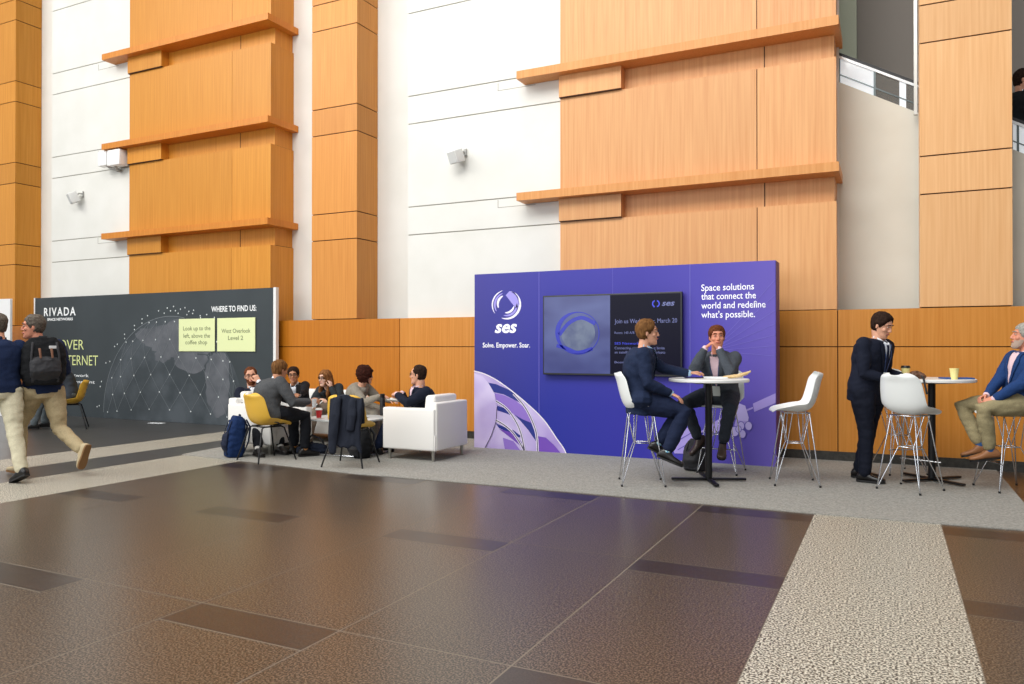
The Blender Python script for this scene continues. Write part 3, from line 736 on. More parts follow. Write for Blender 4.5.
PIDX = [0]
def person(label, loc, face, pelvis, neck, look, hands, feet, O, H=1.78, female=False):
    """world coordinates in; everything is stored in the frame of an Empty on the floor below"""
    PIDX[0] += 1; seed = PIDX[0]
    rz = fz(*face); root = thing('person', label, 'person', (loc[0], loc[1], loc[2] if len(loc) > 2 else 0), rz)
    Mi = Matrix.Rotation(-rz, 3, 'Z'); L0 = V(root.location)
    W2 = lambda p: Mi @ (V(p) - L0)
    D2 = lambda d: (Mi @ V(d)).normalized()
    k_ = H / 1.78; fem = .90 if female else 1.0
    Pv = W2(pelvis); Nk = W2(neck); axis = (Nk - Pv); tl = axis.length; up = axis.normalized()
    right = V((1, 0, 0)); right = (right - up * right.dot(up)).normalized(); fwd = up.cross(right); 
    if fwd.y < 0 and abs(up.z) > .3: fwd = -fwd
    bend = O.get('bend', .03)
    def spine(t): return Pv + axis * t - fwd * (bend * sin(pi * max(0, min(1, t))))
    ST = [(-.20, .150, .085, .105), (-.06, .172, .095, .118), (.08, .172, .10, .118), (.25, .155, .105, .098), (.42, .152, .11, .10), (.60, .172, .118, .112), (.76, .186, .112, .118), (.87, .180, .098, .110), (.95, .122, .075, .092), (1.02, .062, .052, .062)]
    bl = O.get('build', 1.0)
    def station(t, infl=0.):
        for i in range(len(ST) - 1):
            if t <= ST[i + 1][0]: break
        u = max(0, min(1, (t - ST[i][0]) / (ST[i + 1][0] - ST[i][0])))
        a, bf, bb = [ST[i][q] * (1 - u) + ST[i + 1][q] * u for q in (1, 2, 3)]
        return (a * fem * bl * k_ + infl, bf * bl * k_ + infl, bb * bl * k_ + infl)
    def tor_ring(t, infl, n_=28):
        a, bf, bb = station(t, infl); c = spine(t); out = []
        for j in range(n_):
            an = 2 * pi * j / n_; x = sin(an); y = cos(an)
            x = abs(x) ** .85 * (1 if x > 0 else -1); out.append(c + right * (a * x) + fwd * ((bf if y > 0 else bb) * y))
        return out
    def torso(mb, t0, t1, infl, n_=14): mb.rings([tor_ring(t0 + (t1 - t0) * i / n_, infl) for i in range(n_ + 1)])
    sk = O['skin']
    # joints
    sw = .172 * fem * k_ * bl
    sh = {s: spine(.865) + right * (sw * (1 if s == 'R' else -1)) for s in 'RL'}
    hp = {s: Pv + right * (.092 * k_ * (1 if s == 'R' else -1)) for s in 'RL'}
    ua, fa = .29 * k_, .255 * k_; th, sn = .44 * k_, .43 * k_
    arm = {}; leg = {}
    for s in 'RL':
        h_ = hands.get(s)
        wr = W2(h_['at']); wr0 = wr
        if 'sh' in h_: sh[s] = sh[s] + D2(h_['sh'][:3]) * h_['sh'][3]
        e, wr = ik(sh[s], wr, ua, fa, D2(h_.get('pole', (0, 0, -1)))); arm[s] = (sh[s], e, wr)
        f_ = feet[s]; kn, an = ik(hp[s], W2(f_['at']), th * f_.get('k', 1), sn * f_.get('k', 1), D2(f_.get('pole', (face[0], face[1], .3)))); leg[s] = (hp[s], kn, an)
    # head frame
    hz = O.get('headup'); lk = D2(look); 
    hu = (up * .35 + V((0, 0, 1)) * .65); hu = (hu - lk * hu.dot(lk)).normalized(); hr = lk.cross(hu).normalized()
    hs = k_ * (.97 if female else 1.0) * O.get('hs', 1.04)
    hc = Nk + (up * .5 + V((0, 0, 1)) * .5).normalized() * (O.get('neckl', .156) * k_) + lk * (.028 * k_)
    HM = Matrix((hr, lk, hu)).transposed()
    HP = lambda p: hc + HM @ (V(p) * hs)
    # ---- body
    b = MB(); torso(b, -.12, 1.0, -.016)
    for s in 'RL':
        A, E_, W_ = arm[s]; b.tube([A, A.lerp(E_, .5), E_, E_.lerp(W_, .35), W_], [.052 * fem, .046 * fem, .038, .037, .026], 12)
        A, E_, K = leg[s]; b.tube([A, A.lerp(E_, .5), E_, E_.lerp(K, .3), K], [.082, .07, .052, .05, .034], 12)
        td = D2(feet[s]['toe']); uf = -(K - E_).normalized(); uf = (uf - td * uf.dot(td)).normalized(); b.tube([K, K + td * .05 - uf * .045, K + td * .12 - uf * .060], [.030, .024, .018], 10)
        b.ell(leg[s][0], (.09, .09, .09))
    nb = Nk - up * .05
    b.tube([nb, Nk + up * .03, HP((0, -.018, -.07)), HP((0, -.01, -.02))], [.064 * fem, .060 * fem, .058 * fem, .055], 14)
    b.rings([[HP(head_pt(z, 2 * pi * j / 24)) for j in range(24)] for z in [s_[0] for s_ in HEADSEC]])
    b.tube([HP((0, .084, .024)), HP((0, .100, -.008)), HP((0, .1045, -.024))], [.009 * hs, .010 * hs, .0125 * hs], 8)
    b.ell(HP((.012, .096, -.030)), (.008, .008, .007)); b.ell(HP((-.012, .096, -.030)), (.008, .008, .007))
    b.tube([HP((-.048, .070, .034)), HP((-.02, .087, .036)), HP((.02, .087, .036)), HP((.048, .070, .034))], .0085 * hs, 8)
    b.ell(HP((0, .080, -.102)), (.021, .017, .017)); b.ell(HP((.037, .062, -.022)), (.025, .022, .024)); b.ell(HP((-.037, .062, -.022)), (.025, .022, .024))
    b.ell(HP((0, .086, -.060)), (.026, .012, .014))
    for s in (-1, 1): b.ell(HP((s * .073, -.008, -.008)), (.008, .018, .031), HM @ Matrix.Rotation(s * -.35, 3, 'Z'))
    for s in 'RL':
        A, E_, W_ = arm[s]; h_ = hands[s]
        if h_.get('hidden'): pass
        fd = D2(h_['dir']) if 'dir' in h_ else (W_ - E_).normalized()
        nn = D2(h_.get('palm', (0, 0, -1)))
        hand(b, W_ + (W_ - E_).normalized() * .012, fd, nn, D2(h_['thumb']) if 'thumb' in h_ else V((0, 0, 1)) * .8 + right * (-.5 if s == 'R' else .5), h_.get('curl', .35), .98 * k_ * (.92 if female else 1))
    body = mesh_obj('body', bake(b, .0052, 1, .35), sk, root)
    # ---- eyes, brows, mouth
    for s in (-1, 1):
        b = MB(); b.ell(HP((s * .030, .0815, .011)), (.0110 * hs, .0085 * hs, .0050 * hs), HM, 12); ey = b.build('eye', EYE_W, root, True, local=True)
        b = MB(); b.ell(HP((s * .030, .0872, .011)), (.0066, .0042, .0052), HM, 10); b.build('iris', EYE_D, ey, True, local=True)
        b = MB(); b.tube([HP((s * .046, .0795, .034)), HP((s * .032, .0935, .039)), HP((s * .014, .0965, .034))], [.0035, .0048, .0035], 6, side=hu); b.build('eyebrow', O['hairm'], root, True, local=True)
    b = MB(); b.tube([HP((-.023, .089, -.061)), HP((-.009, .0985, -.058)), HP((.009, .0985, -.058)), HP((.023, .089, -.061))], [.003, .0065, .0065, .003], 8); b.build('lips', mat('lips', (176, 98, 88), .5), root, True, local=True)
    # ---- hair
    st_ = O.get('hair', 'short'); b = MB()
    def shellhair(cond, off, nz=26, na=56, noise_a=.004, nf=30):
        g = {}
        for i in range(nz + 1):
            z = -.10 + .218 * i / nz
            for j in range(na):
                a = 2 * pi * j / na; aa = a if a < pi else a - 2 * pi
                c = cond(z, abs(aa), aa)
                p = head_pt(z, a, .0015 + off * min(1, c * 1.3) if c > 0 else .0); p = p + (p.normalized() * noise_a * noise.noise(p * nf + V((seed, 0, 0))))
                g[i, j] = (HP(p), c)
        vs = []; ids = {}
        for kk, (p, c) in g.items(): ids[kk] = len(vs); vs.append(p)
        fs = [(ids[i, j], ids[i, (j + 1) % na], ids[i + 1, (j + 1) % na], ids[i + 1, j]) for i in range(nz) for j in range(na)
              if g[i, j][1] + g[i + 1, j][1] + g[i, (j + 1) % na][1] + g[i + 1, (j + 1) % na][1] > .01]
        fs.append(tuple(ids[nz, j] for j in range(na)))
        b.add(vs, fs)
    if st_ in ('short', 'thin', 'parted', 'curlyshort'):
        hl = {'short': .062, 'thin': .088, 'parted': .066, 'curlyshort': .060}[st_]
        def cond(z, a, sg):
            if a < .75: lim = hl + (.012 * cos(sg * 3) if st_ == 'parted' else 0)
            elif a < 1.25: lim = hl - .055 * (a - .75) / .5 - .015
            elif a < 1.75: lim = .000 if a > 1.38 else -.012
            else: lim = -.075 + (.02 if a < 2.1 else 0)
            return max(0., min(1., (z - lim) / .030))
        shellhair(cond, {'short': .013, 'thin': .008, 'parted': .019, 'curlyshort': .015}[st_], noise_a=.010 if st_ == 'curlyshort' else .006, nf=45 if st_ == 'curlyshort' else 26)
    elif st_ == 'curly':
        def cond(z, a, sg): return max(0., min(1., (z - (.045 if a < .6 else -.03 if a < 1.2 else -.1)) / .02))
        shellhair(cond, .034, noise_a=.022, nf=38)
    else:
        def cond(z, a, sg): return max(0., min(1., (z - (.066 if a < .55 else -.02 if a < .95 else -.1)) / .02))
        shellhair(cond, .016, noise_a=.005)
        drop = O.get('hairlen', .22)
        for s in (-1, 1):
            b.tube([HP((s * .066, -.04, .03)), HP((s * .076, -.035, -.06)), HP((s * .082, -.01, -.13)), HP((s * .082, .03, -.12 - drop * .6)), HP((s * .07, .03, -.10 - drop))], [(.020, .034), (.022, .045), (.024, .05), (.022, .045), (.012, .02)], 12, side=hr)
        b.tube([HP((0, -.085, .04)), HP((0, -.10, -.06)), HP((0, -.10, -.16)), HP((0, -.10, -.10 - drop))], [(.07, .02), (.078, .026), (.08, .024), (.05, .015)], 14, side=hr)
    hb = b.build('hair', O['hairm'], root, True, local=True)
    sd_ = hb.modifiers.new('t', 'SOLIDIFY'); sd_.thickness = .006; sd_.offset = -1
    if O.get('beard'):
        g = MB()
        nz, na = 9, 26; vs = []; fs = []
        for i in range(nz):
            z = -.119 + .085 * i / (nz - 1)
            for j in range(na):
                a = -1.45 + 2.9 * j / (na - 1); vs.append(HP(head_pt(z, a, .0035)))
        for i in range(nz - 1):
            for j in range(na - 1):
                a = -1.45 + 2.9 * (j + .5) / (na - 1); z = -.119 + .085 * (i + .5) / (nz - 1)
                if abs(a) < .42 and -.070 < z < -.048: continue
                if abs(a) < 1.0 and z > -.045 : continue
                fs.append((i * na + j, i * na + j + 1, (i + 1) * na + j + 1, (i + 1) * na + j))
        g.add(vs, fs); g.ell(HP((0, .084, -.104)), (.022, .016, .016), HM); g.build('beard', O['beard'], root, True, local=True)
    if O.get('glasses'):
        g = MB()
        for s in (-1, 1):
            g.tube([HP((s * .032 + .023 * cos(q * pi / 8), .1035 - abs(.012 * cos(q * pi / 8) * (1 if cos(q * pi / 8) * s > 0 else 0)), .009 + .017 * sin(q * pi / 8))) for q in range(17)], .0028, 6, caps=False)
            g.tube([HP((s * .055, .092, .016)), HP((s * .074, .05, .014)), HP((s * .077, -.01, .010))], .0024, 6)
        g.tube([HP((-.009, .104, .012)), HP((.009, .104, .012))], .0026, 6)
        g.build('glasses', mat('spectacle_frame', (30, 26, 26), .3), root, True, local=True)
    # ---- trousers
    b = MB(); torso(b, -.16, O.get('waist', .30), .006, 8); rr_ = O.get('trw', 1.08)
    for s in 'RL':
        A, E_, K = leg[s]; Kc = E_.lerp(K, .96 if not O.get('sock') else .86)
        A2 = A.lerp(E_, .03)
        b.tube([A2, A.lerp(E_, .35), A.lerp(E_, .75), E_, E_.lerp(K, .3), E_.lerp(K, .65), Kc], [.100 * rr_ * bl, .092 * rr_ * bl, .078 * rr_, .068 * rr_, .066 * rr_, .060 * rr_, .057 * rr_], 16, caps=True)
        b.ell(A - fwd * .02, (.105 * bl, .105 * bl, .10))
    mesh_obj('trousers', bake(b, .009, 3, .5, disp=.009, dscale=9, seed=seed), O['trousers'], root)
    # ---- shoes and socks
    for s in 'RL':
        A, E_, K = leg[s]; td = D2(feet[s]['toe']); shin = (K - E_).normalized()
        upf = (-shin - td * (-shin).dot(td)); upf = (upf * .5 + (V((0, 0, 1)) - td * td.z) * .5).normalized(); sdv = td.cross(upf)
        SS = [(-.080, .026, .050, .0), (-.068, .034, .075, 0), (-.035, .039, .106, 0), (.0, .040, .110, 0), (.035, .040, .094, 0), (.075, .044, .062, 0), (.115, .048, .052, 0), (.150, .046, .044, 0), (.178, .036, .036, .003), (.192, .018, .024, .006)]
        zb = -.088
        b = MB(); R = []
        for x, w, h_, l_ in SS:
            c = K + td * (x * k_) + upf * (zb + .010 + l_); ring = []
            for q in range(16):
                an = 2 * pi * q / 16; xx = cos(an); zz = sin(an)
                ring.append(c + sdv * (w * abs(xx) ** .8 * (1 if xx > 0 else -1)) + upf * (h_ * (.5 + .5 * (abs(zz) ** .9 * (1 if zz > 0 else -1)))))
            R.append(ring)
        b.rings(R); so = b.build('shoe', O['shoes'], root, True, local=True)
        b = MB(); R = []
        for lv in (0, .018):
            pts_ = [(x, w * 1.05) for x, w, h_, l_ in SS]
            R.append([K + td * (x * k_) + sdv * w + upf * (zb + lv) for x, w in pts_] + [K + td * (x * k_) - sdv * w + upf * (zb + lv) for x, w in reversed(pts_)])
        b.rings(R); b.build('sole', O.get('sole', mat('black_sole', (18, 17, 17), .6)), so, local=True)
        if O.get('sock'):
            b = MB(); b.tube([E_.lerp(K, .70), E_.lerp(K, .85), K - (K - E_).normalized() * .0], [.045, .042, .041], 14); b.build('sock', O['sock'], root, True, local=True)
    # ---- upper garment
    top_ = O['top']; hem = O.get('hem', -.10); b = MB(); infl = O.get('infl', .030)
    torso(b, hem, 1.0, infl, 16)
    slv = .97
    for s in 'RL':
        A, E_, W_ = arm[s]; rs = O.get('sleeve', 1.0) * fem
        if O.get('shortsleeve'): b.tube([A - (E_ - A) * .03, A.lerp(E_, .4), A.lerp(E_, .72)], [.068 * rs, .062 * rs, .058 * rs], 14)
        else:
            We = E_.lerp(W_, O.get('cuff', .93))
            b.tube([A - (E_ - A) * .03, A.lerp(E_, .3), A.lerp(E_, .75), E_, E_.lerp(W_, .3), We], [.080 * rs, .077 * rs, .067 * rs, .060 * rs, .056 * rs, .045 * rs], 16)
    if O.get('skirt'):     # jacket tails spread over the hips
        c = Pv - fwd * .01 + up * .02
        b.ell(c, (.198 * bl * fem * O.get('skw', 1), .155 * bl, .13), Matrix((right, fwd, up)).transposed())
    jm = bake(b, .008, 4, .5, disp=.008, dscale=8, seed=seed + 20)
    tv_ = BVHTree.FromPolygons([v.co for v in jm.vertices], [tuple(p.vertices) for p in jm.polygons])
    mesh_obj(O.get('topname', 'jacket'), jm, top_, root)
    def onchest(x, t, off):
        t = max(-.2, min(1.0, t)); c = spine(t) + right * x; o_ = c + fwd * .6
        hit = tv_.ray_cast(o_, -fwd, 1.0)
        if hit[0] is None or (hit[0] - c).dot(fwd) < -.02 or (hit[0] - c).dot(fwd) > station(t)[1] + infl + .03: return c + fwd * (station(t)[1] * (1 - .5 * (x / .2) ** 2) + infl + off)
        return hit[0] + fwd * off
    def patch(name, prof, off, m, nx=7, parent=None):
        """prof: list of (t, xleft, xright)"""
        b = MB(); rows_ = []
        for t, xa, xb in prof: rows_.append([onchest(xa + (xb - xa) * j / (nx - 1), t, off) for j in range(nx)])
        b.rings(rows_, False, closed=False); o_ = b.build(name, m, parent or root, True, local=True)
        q = o_.modifiers.new('t', 'SOLIDIFY'); q.thickness = .003; q.offset = 1
        return o_
    if O.get('shirt'):
        t0 = O.get('vbot', .42); pr = []
        for i in range(14):
            u = i / 13; t = t0 + (.97 - t0) * u; w = .004 + .058 * u ** .9 * (1 if u < .9 else .9); pr.append((t, -w, w))
        patch('shirt', pr, .004, O['shirt'])
        if O.get('tie'):
            pr = []
            for i in range(12):
                u = i / 11; t = t0 + (.93 - t0) * u; w = .026 - .012 * u if u < .92 else .020; w = min(w, .004 + .05 * u ** .9); pr.append((t, -w, w))
            patch('tie', pr, .011, O['tie'], 5)
        for s in (-1, 1):
            pr = []
            for i in range(14):
                u = i / 13; t = t0 + (.99 - t0) * u; w = (.004 + .058 * u ** .9); lw = .012 + .045 * min(1, u * 1.5) * (1 if u < .72 else .8 if u < .82 else .55)
                pr.append((t, s * w, s * (w + lw)))
            if not O.get('nolapel'): patch('lapel', pr, .010, O.get('lapel', top_), 4)
        # shirt collar
        for s in (-1, 1):
            b = MB(); cpts = []
            b.tube([Nk + up * .018 - fwd * .054 + right * (s * .006), Nk + up * .016 + right * (s * .056) - fwd * .012, Nk + up * .000 + right * (s * .044) + fwd * .040, onchest(s * .020, .95, .008)], [(.005, .018), (.005, .018), (.006, .020), (.004, .012)], 10, side=right * s)
            b.build('shirt_collar', O['shirt'], root, True, local=True)
        for s in 'RL':
            A, E_, W_ = arm[s]; dd = (W_ - E_).normalized()
            b = MB(); b.tube([W_ - dd * .035, W_ + dd * .006], [.037 * fem, .035 * fem], 14); b.build('shirt_cuff', O['shirt'], root, True, local=True)
    elif O.get('collar'):
        for s in (-1, 1):
            b = MB(); b.tube([Nk + up * .020 - fwd * .06 + right * (s * .004), Nk + up * .015 + right * (s * .066) - fwd * .01, Nk - up * .005 + right * (s * .045) + fwd * .05], [(.008, .022)] * 3, 10, side=right * s)
            b.build('collar', O['collar'], root, True, local=True)
    if O.get('badge'):
        bx, bt = O['badge']; c = onchest(bx, bt, .016)
        for s in (-1, 1):
            b = MB(); b.tube([onchest(s * .055, .94, .014), onchest(s * .045 + bx * .3, .72, .016), onchest(bx + s * .012, bt + .09, .016), c + up * .05], .004, 6); b.build('lanyard', mat('lanyard_blue', (54, 74, 120), .6), root, True, local=True)
        b = MB(); R_ = Matrix((right, fwd, up)).transposed()
        b.box(-.042, .042, -.002, .002, -.06, .055, bev=.0015)
        for v in b.v: v.xyz = R_ @ v + c + fwd * .006
        b.build('badge', mat('badge_white', (226, 232, 228), .4), root, local=True)
    return dict(root=root, arm=arm, spine=spine, up=up, fwd=fwd, right=right, HP=HP)

SK1 = skin('fair', (226, 168, 138)); SK2 = skin('ruddy', (222, 150, 122)); SK3 = skin('tan', (196, 138, 104)); SK4 = skin('pale', (236, 190, 166))
HBR = noise_mat('hair_brown', (92, 62, 36), (128, 90, 54), scale=(1, 1, .3), nscale=60, rough=.8, spec=.08); HDK = noise_mat('hair_dark', (34, 24, 20), (58, 42, 34), nscale=60, rough=.8, spec=.08)
HGR = noise_mat('hair_grey', (78, 70, 62), (112, 104, 95), nscale=60, rough=.8, spec=.08); HSI = noise_mat('hair_silver', (136, 134, 126), (176, 174, 165), nscale=60, rough=.8, spec=.08)
HRD = noise_mat('hair_auburn', (84, 46, 28), (112, 66, 42), nscale=60, rough=.8, spec=.08); HCU = noise_mat('hair_curly', (40, 20, 15), (66, 34, 26), nscale=50, rough=.8, spec=.08)
HLB = noise_mat('hair_honey', (96, 60, 34), (150, 102, 62), scale=(1, 1, .3), nscale=60, rough=.8, spec=.08)
NAVY = cloth('navy', (34, 46, 74)); NAVY2 = cloth('deep_navy', (26, 31, 47)); NAVT = cloth('navy_trousers', (28, 38, 64)); NAVT2 = cloth('deep_navy_trousers', (22, 26, 40))
GREY = cloth('grey_suit', (78, 84, 92)); GREYT = cloth('grey_trousers', (52, 58, 68)); CHAR = cloth('charcoal', (84, 86, 88)); BLKC = cloth('black', (30, 32, 38))
KHA = cloth('khaki', (186, 168, 132), .9); KHL = cloth('light_khaki', (206, 198, 170), .93); OLV = cloth('olive_khaki', (164, 152, 116), .9); POLO = cloth('navy_polo', (30, 44, 76)); BLZ = cloth('blue_blazer', (36, 66, 118))
TWD = cloth('tweed', (156, 148, 134), .75, 160); WSH = cloth('white_shirt', (234, 238, 244), .96); PSH = cloth('pink_shirt', (232, 202, 210), .96); LSH = cloth('light_blue_shirt', (170, 202, 230), .95)
BSH = mat('black_leather', (22, 20, 20), .3); BRS = mat('tan_leather', (150, 100, 62), .5); BRS2 = mat('beige_suede', (196, 178, 142), .7)
SOCKB = noise_mat('patterned_sock', (70, 140, 190), (170, 205, 205), nscale=70, rough=.8, detail=0, lo=.45, hi=.55)

PP = {}
PP['nav'] = person('seated man in a navy suit and patterned blue socks, reaching onto the high table', (-2.28, 7.70), (.93, .37), (-2.31, 7.70, .86), (-2.28, 7.71, 1.40), (1, .32, -.02),
    {'L': dict(at=(-1.90, 8.02, 1.135), pole=(-.3, .6, -1), dir=(.85, .45, .12), palm=(.1, .0, -1), thumb=(.3, -1, 0), curl=.25),
     'R': dict(at=(-1.985, 7.62, .945), pole=(-.3, -.6, -1), dir=(.85, .1, -.42), palm=(-.3, 0, -1), thumb=(.2, 1, .1), curl=.25)},
    {'L': dict(at=(-2.12, 7.66, .42), pole=(1, .4, .9), toe=(.83, .33, -.45)), 'R': dict(at=(-2.00, 7.56, .365), pole=(1, .35, .9), toe=(.93, .1, -.34))},
    dict(skin=SK1, hairm=HBR, hair='parted', trousers=NAVT, shoes=BSH, sock=SOCKB, top=NAVY, shirt=LSH, tie=NAVT2, skirt=1, hem=-.26, hs=1.06, build=1.15, trw=1.18, bend=.05, skw=1.36))
PP['chin'] = person('seated man in a grey suit with clasped hands under his chin at the high table', (-1.71, 8.78), (-.12, -1), (-1.71, 8.78, .86), (-1.72, 8.62, 1.345), (.35, -1, .02),
    {'R': dict(at=(-1.815, 8.43, 1.385), pole=(-.5, -.25, -1), dir=(.75, -.1, .6), palm=(.2, .3, -1), thumb=(.3, .6, .6), curl=.55),
     'L': dict(at=(-1.655, 8.42, 1.375), pole=(.5, -.2, -1), dir=(-.65, -.1, .75), palm=(-.3, .3, -1), thumb=(-.3, .6, .6), curl=.55)},
    {'R': dict(at=(-1.90, 8.50, .40), pole=(-.8, -1, .5), toe=(-.55, -.5, -.62)), 'L': dict(at=(-1.63, 8.46, .37), pole=(.35, -1, .6), toe=(.1, -.8, -.45))},
    dict(skin=SK2, hairm=HRD, hair='short', trousers=GREYT, shoes=mat('dark_brown_leather', (62, 46, 40), .35), top=GREY, shirt=PSH, skirt=1, hem=-.2, vbot=.3, hs=1.04, build=1.05, sock=NAVT2, badge=(.0, .22), neckl=.172))
PP['std'] = person('standing man in a dark navy suit with a badge, looking down at the high table', (-.25, 8.87), (.84, -.54), (-.225, 8.88, .965), (-.125, 8.85, 1.485), (.86, -.42, -.40),
    {'R': dict(at=(-.005, 8.70, 1.075), pole=(-.8, -.3, -.8), dir=(1, .0, .05), palm=(0, .4, -1), thumb=(0, .8, .5), curl=.4),
     'L': dict(at=(.085, 8.92, 1.10), pole=(-.3, .7, -.8), dir=(1, .15, .0), palm=(0, -.8, -.6), thumb=(.2, -.3, 1), curl=.45)},
    {'R': dict(at=(-.245, 8.76, .095), pole=(.9, -.2, 0), toe=(1, -.18, 0)), 'L': dict(at=(-.31, 9.02, .095), pole=(.9, -.2, 0), toe=(1, -.1, 0))},
    dict(skin=SK1, hairm=HDK, hair='parted', trousers=NAVT2, shoes=BSH, top=NAVY2, shirt=WSH, tie=NAVT, hem=-.26, badge=(-.03, .30), hs=1.04, build=1.15, trw=1.15))
PP['blz'] = person('seated man with silver hair, blue blazer and olive khaki trousers at the right edge', (1.16, 8.97), (-.86, -.45), (1.12, 8.97, .86), (1.19, 8.98, 1.35), (-.97, -.12, .12),
    {'R': dict(at=(.835, 8.82, .925), pole=(.2, .7, -1), dir=(-.75, -.55, -.3), palm=(.1, -.5, -.8), thumb=(-.3, -.4, .8), curl=.5),
     'L': dict(at=(.90, 8.70, .915), pole=(.3, -.7, -1), dir=(-.85, .25, -.25), palm=(0, .5, -.8), thumb=(-.3, .4, .8), curl=.5)},
    {'R': dict(at=(.80, 8.99, .42), pole=(-1, .22, .5), toe=(-.93, -.15, -.2)), 'L': dict(at=(.86, 8.76, .405), pole=(-.75, -.6, .6), toe=(-.95, -.1, -.16))},
    dict(skin=SK2, hairm=HSI, hair='short', beard=mat('grey_stubble', (176, 152, 136), .8), trousers=OLV, shoes=BRS, sock=mat('blue_sock', (44, 86, 140), .8), top=BLZ, shirt=PSH, vbot=.34, skirt=1, hem=-.2, hs=1.05, build=1.12))
PP['arm'] = person('man in a navy suit and pink shirt with glasses, seated in the right armchair', (-5.35, 8.38), (-.66, -.75), (-5.48, 8.40, .50), (-5.445, 8.385, .895), (-.92, -.25, 0),
    {'R': dict(at=(-5.70, 8.35, .80), pole=(.2, .8, -.6), dir=(-.6, -.75, .1), palm=(.2, -.2, -1), thumb=(-.5, .2, .8), curl=.5),
     'L': dict(at=(-5.63, 8.13, .80), pole=(.5, -.8, -.6), dir=(-.8, .5, .05), palm=(.1, .5, -1), thumb=(-.5, .3, .8), curl=.5)},
    {'R': dict(at=(-6.02, 8.50, .10), pole=(-1, 0, 1), toe=(-1, .1, 0)), 'L': dict(at=(-6.0, 8.22, .10), pole=(-1, 0, 1), toe=(-1, -.1, 0))},
    dict(skin=SK1, hairm=HDK, hair='thin', trousers=NAVT, shoes=BSH, top=NAVY2, shirt=PSH, glasses=1, hem=-.1, vbot=.1, hs=1.06, bend=.05, build=1.12), H=1.74)
PP['beard'] = person('bearded man with glasses in a dark suit, hand at his mouth, in the left armchair', (-7.85, 7.95), (.85, -.52), (-7.80, 7.95, .52), (-7.86, 7.90, .86), (.72, -.70, -.05),
    {'L': dict(at=(-7.66, 7.83, .93), pole=(.6, .3, -1), dir=(-.45, -.2, .8), palm=(-.5, .2, .3), thumb=(-.6, -.5, 0), curl=.6),
     'R': dict(at=(-7.55, 7.66, .60), pole=(-.3, -.5, -1), dir=(.8, -.2, -.1), palm=(0, 0, -1), thumb=(.3, .8, .3), curl=.3)},
    {'L': dict(at=(-7.18, 7.72, .10), pole=(1, 0, 1), toe=(.95, -.3, 0)), 'R': dict(at=(-7.28, 7.42, .10), pole=(1, -.2, 1), toe=(.9, -.4, 0))},
    dict(skin=SK1, hairm=HRD, hair='thin', beard=HRD, trousers=BLKC, shoes=BSH, sock=mat('white_sock', (220, 218, 212), .8), top=NAVY2, shirt=WSH, glasses=1, vbot=.3, hem=-.1, hs=1.02, bend=.05), H=1.74)
PP['back'] = person('man in a grey suit seen from behind, hunched on the yellow chair', (-6.95, 7.26), (.40, .92), (-6.95, 7.27, .56), (-6.95, 7.40, .985), (.25, .96, -.2),
    {'R': dict(at=(-6.58, 7.58, .72), pole=(.5, -.5, -.9), dir=(.8, .5, .1), palm=(-.3, .5, -.6), thumb=(-.2, .3, .9), curl=.55),
     'L': dict(at=(-6.82, 7.78, .66), pole=(-.6, .4, -1), dir=(.7, .6, 0), palm=(.3, -.5, -.6), thumb=(.2, -.3, .9), curl=.5)},
    {'R': dict(at=(-6.72, 7.66, .10), pole=(.5, 1, 1), toe=(.5, .85, 0)), 'L': dict(at=(-7.02, 7.80, .10), pole=(.2, 1, 1), toe=(.3, .95, 0))},
    dict(skin=SK3, hairm=HBR, hair='short', trousers=BLKC, shoes=BSH, sock=mat('rust_sock', (170, 116, 66), .8), top=CHAR, skirt=1, hem=-.22, bend=.075, collar=WSH, build=1.16, hs=1.0, infl=.03, neckl=.135), H=1.80)
PP['dark'] = person('dark-haired woman in glasses and a black jacket, half hidden behind the grey suit', (-8.05, 8.98), (.35, -.94), (-8.02, 9.02, .54), (-8.02, 8.92, .845), (.55, -.83, -.08),
    {'L': dict(at=(-7.63, 8.58, .72), pole=(.5, .2, -1), dir=(.4, -.85, .1), palm=(-.4, 0, -.8), thumb=(-.5, 0, .9), curl=.5),
     'R': dict(at=(-7.9, 8.55, .62), pole=(-.6, .1, -1), dir=(.5, -.8, 0), palm=(.4, 0, -.8), thumb=(.5, 0, .9), curl=.5)},
    {'L': dict(at=(-7.72, 8.48, .10), pole=(.2, -1, 1), toe=(.1, -1, 0)), 'R': dict(at=(-7.98, 8.46, .10), pole=(0, -1, 1), toe=(0, -1, 0))},
    dict(skin=SK3, hairm=HDK, hair='parted', trousers=BLKC, shoes=BSH, top=BLKC, shirt=WSH, nolapel=1, glasses=1, bend=.05), H=1.66, female=True)
PP['long'] = person('woman with long honey hair and glasses resting her cheek on her hand', (-7.40, 8.96), (.25, -.97), (-7.36, 9.05, .54), (-7.37, 8.90, .81), (-.08, -1, -.05),
    {'L': dict(at=(-7.245, 8.82, .81), pole=(.6, -.4, -1), dir=(-.2, .05, 1), palm=(-1, .1, .1), thumb=(-.2, -.8, .2), curl=.4),
     'R': dict(at=(-7.25, 8.58, .665), pole=(-.8, -.2, -.6), dir=(.95, -.2, .0), palm=(0, 0, -1), thumb=(0, .5, .8), curl=.4)},
    {'L': dict(at=(-6.98, 8.52, .10), pole=(.4, -1, 1), toe=(.2, -1, 0)), 'R': dict(at=(-7.35, 8.44, .10), pole=(-.1, -1, 1), toe=(-.1, -1, 0))},
    dict(skin=SK4, hairm=HLB, hair='long', hairlen=.20, trousers=cloth('taupe', (150, 134, 118)), shoes=BSH, top=cloth('slate_jacket', (50, 56, 60)), shirt=BLKC, glasses=1, bend=.05), H=1.68, female=True)
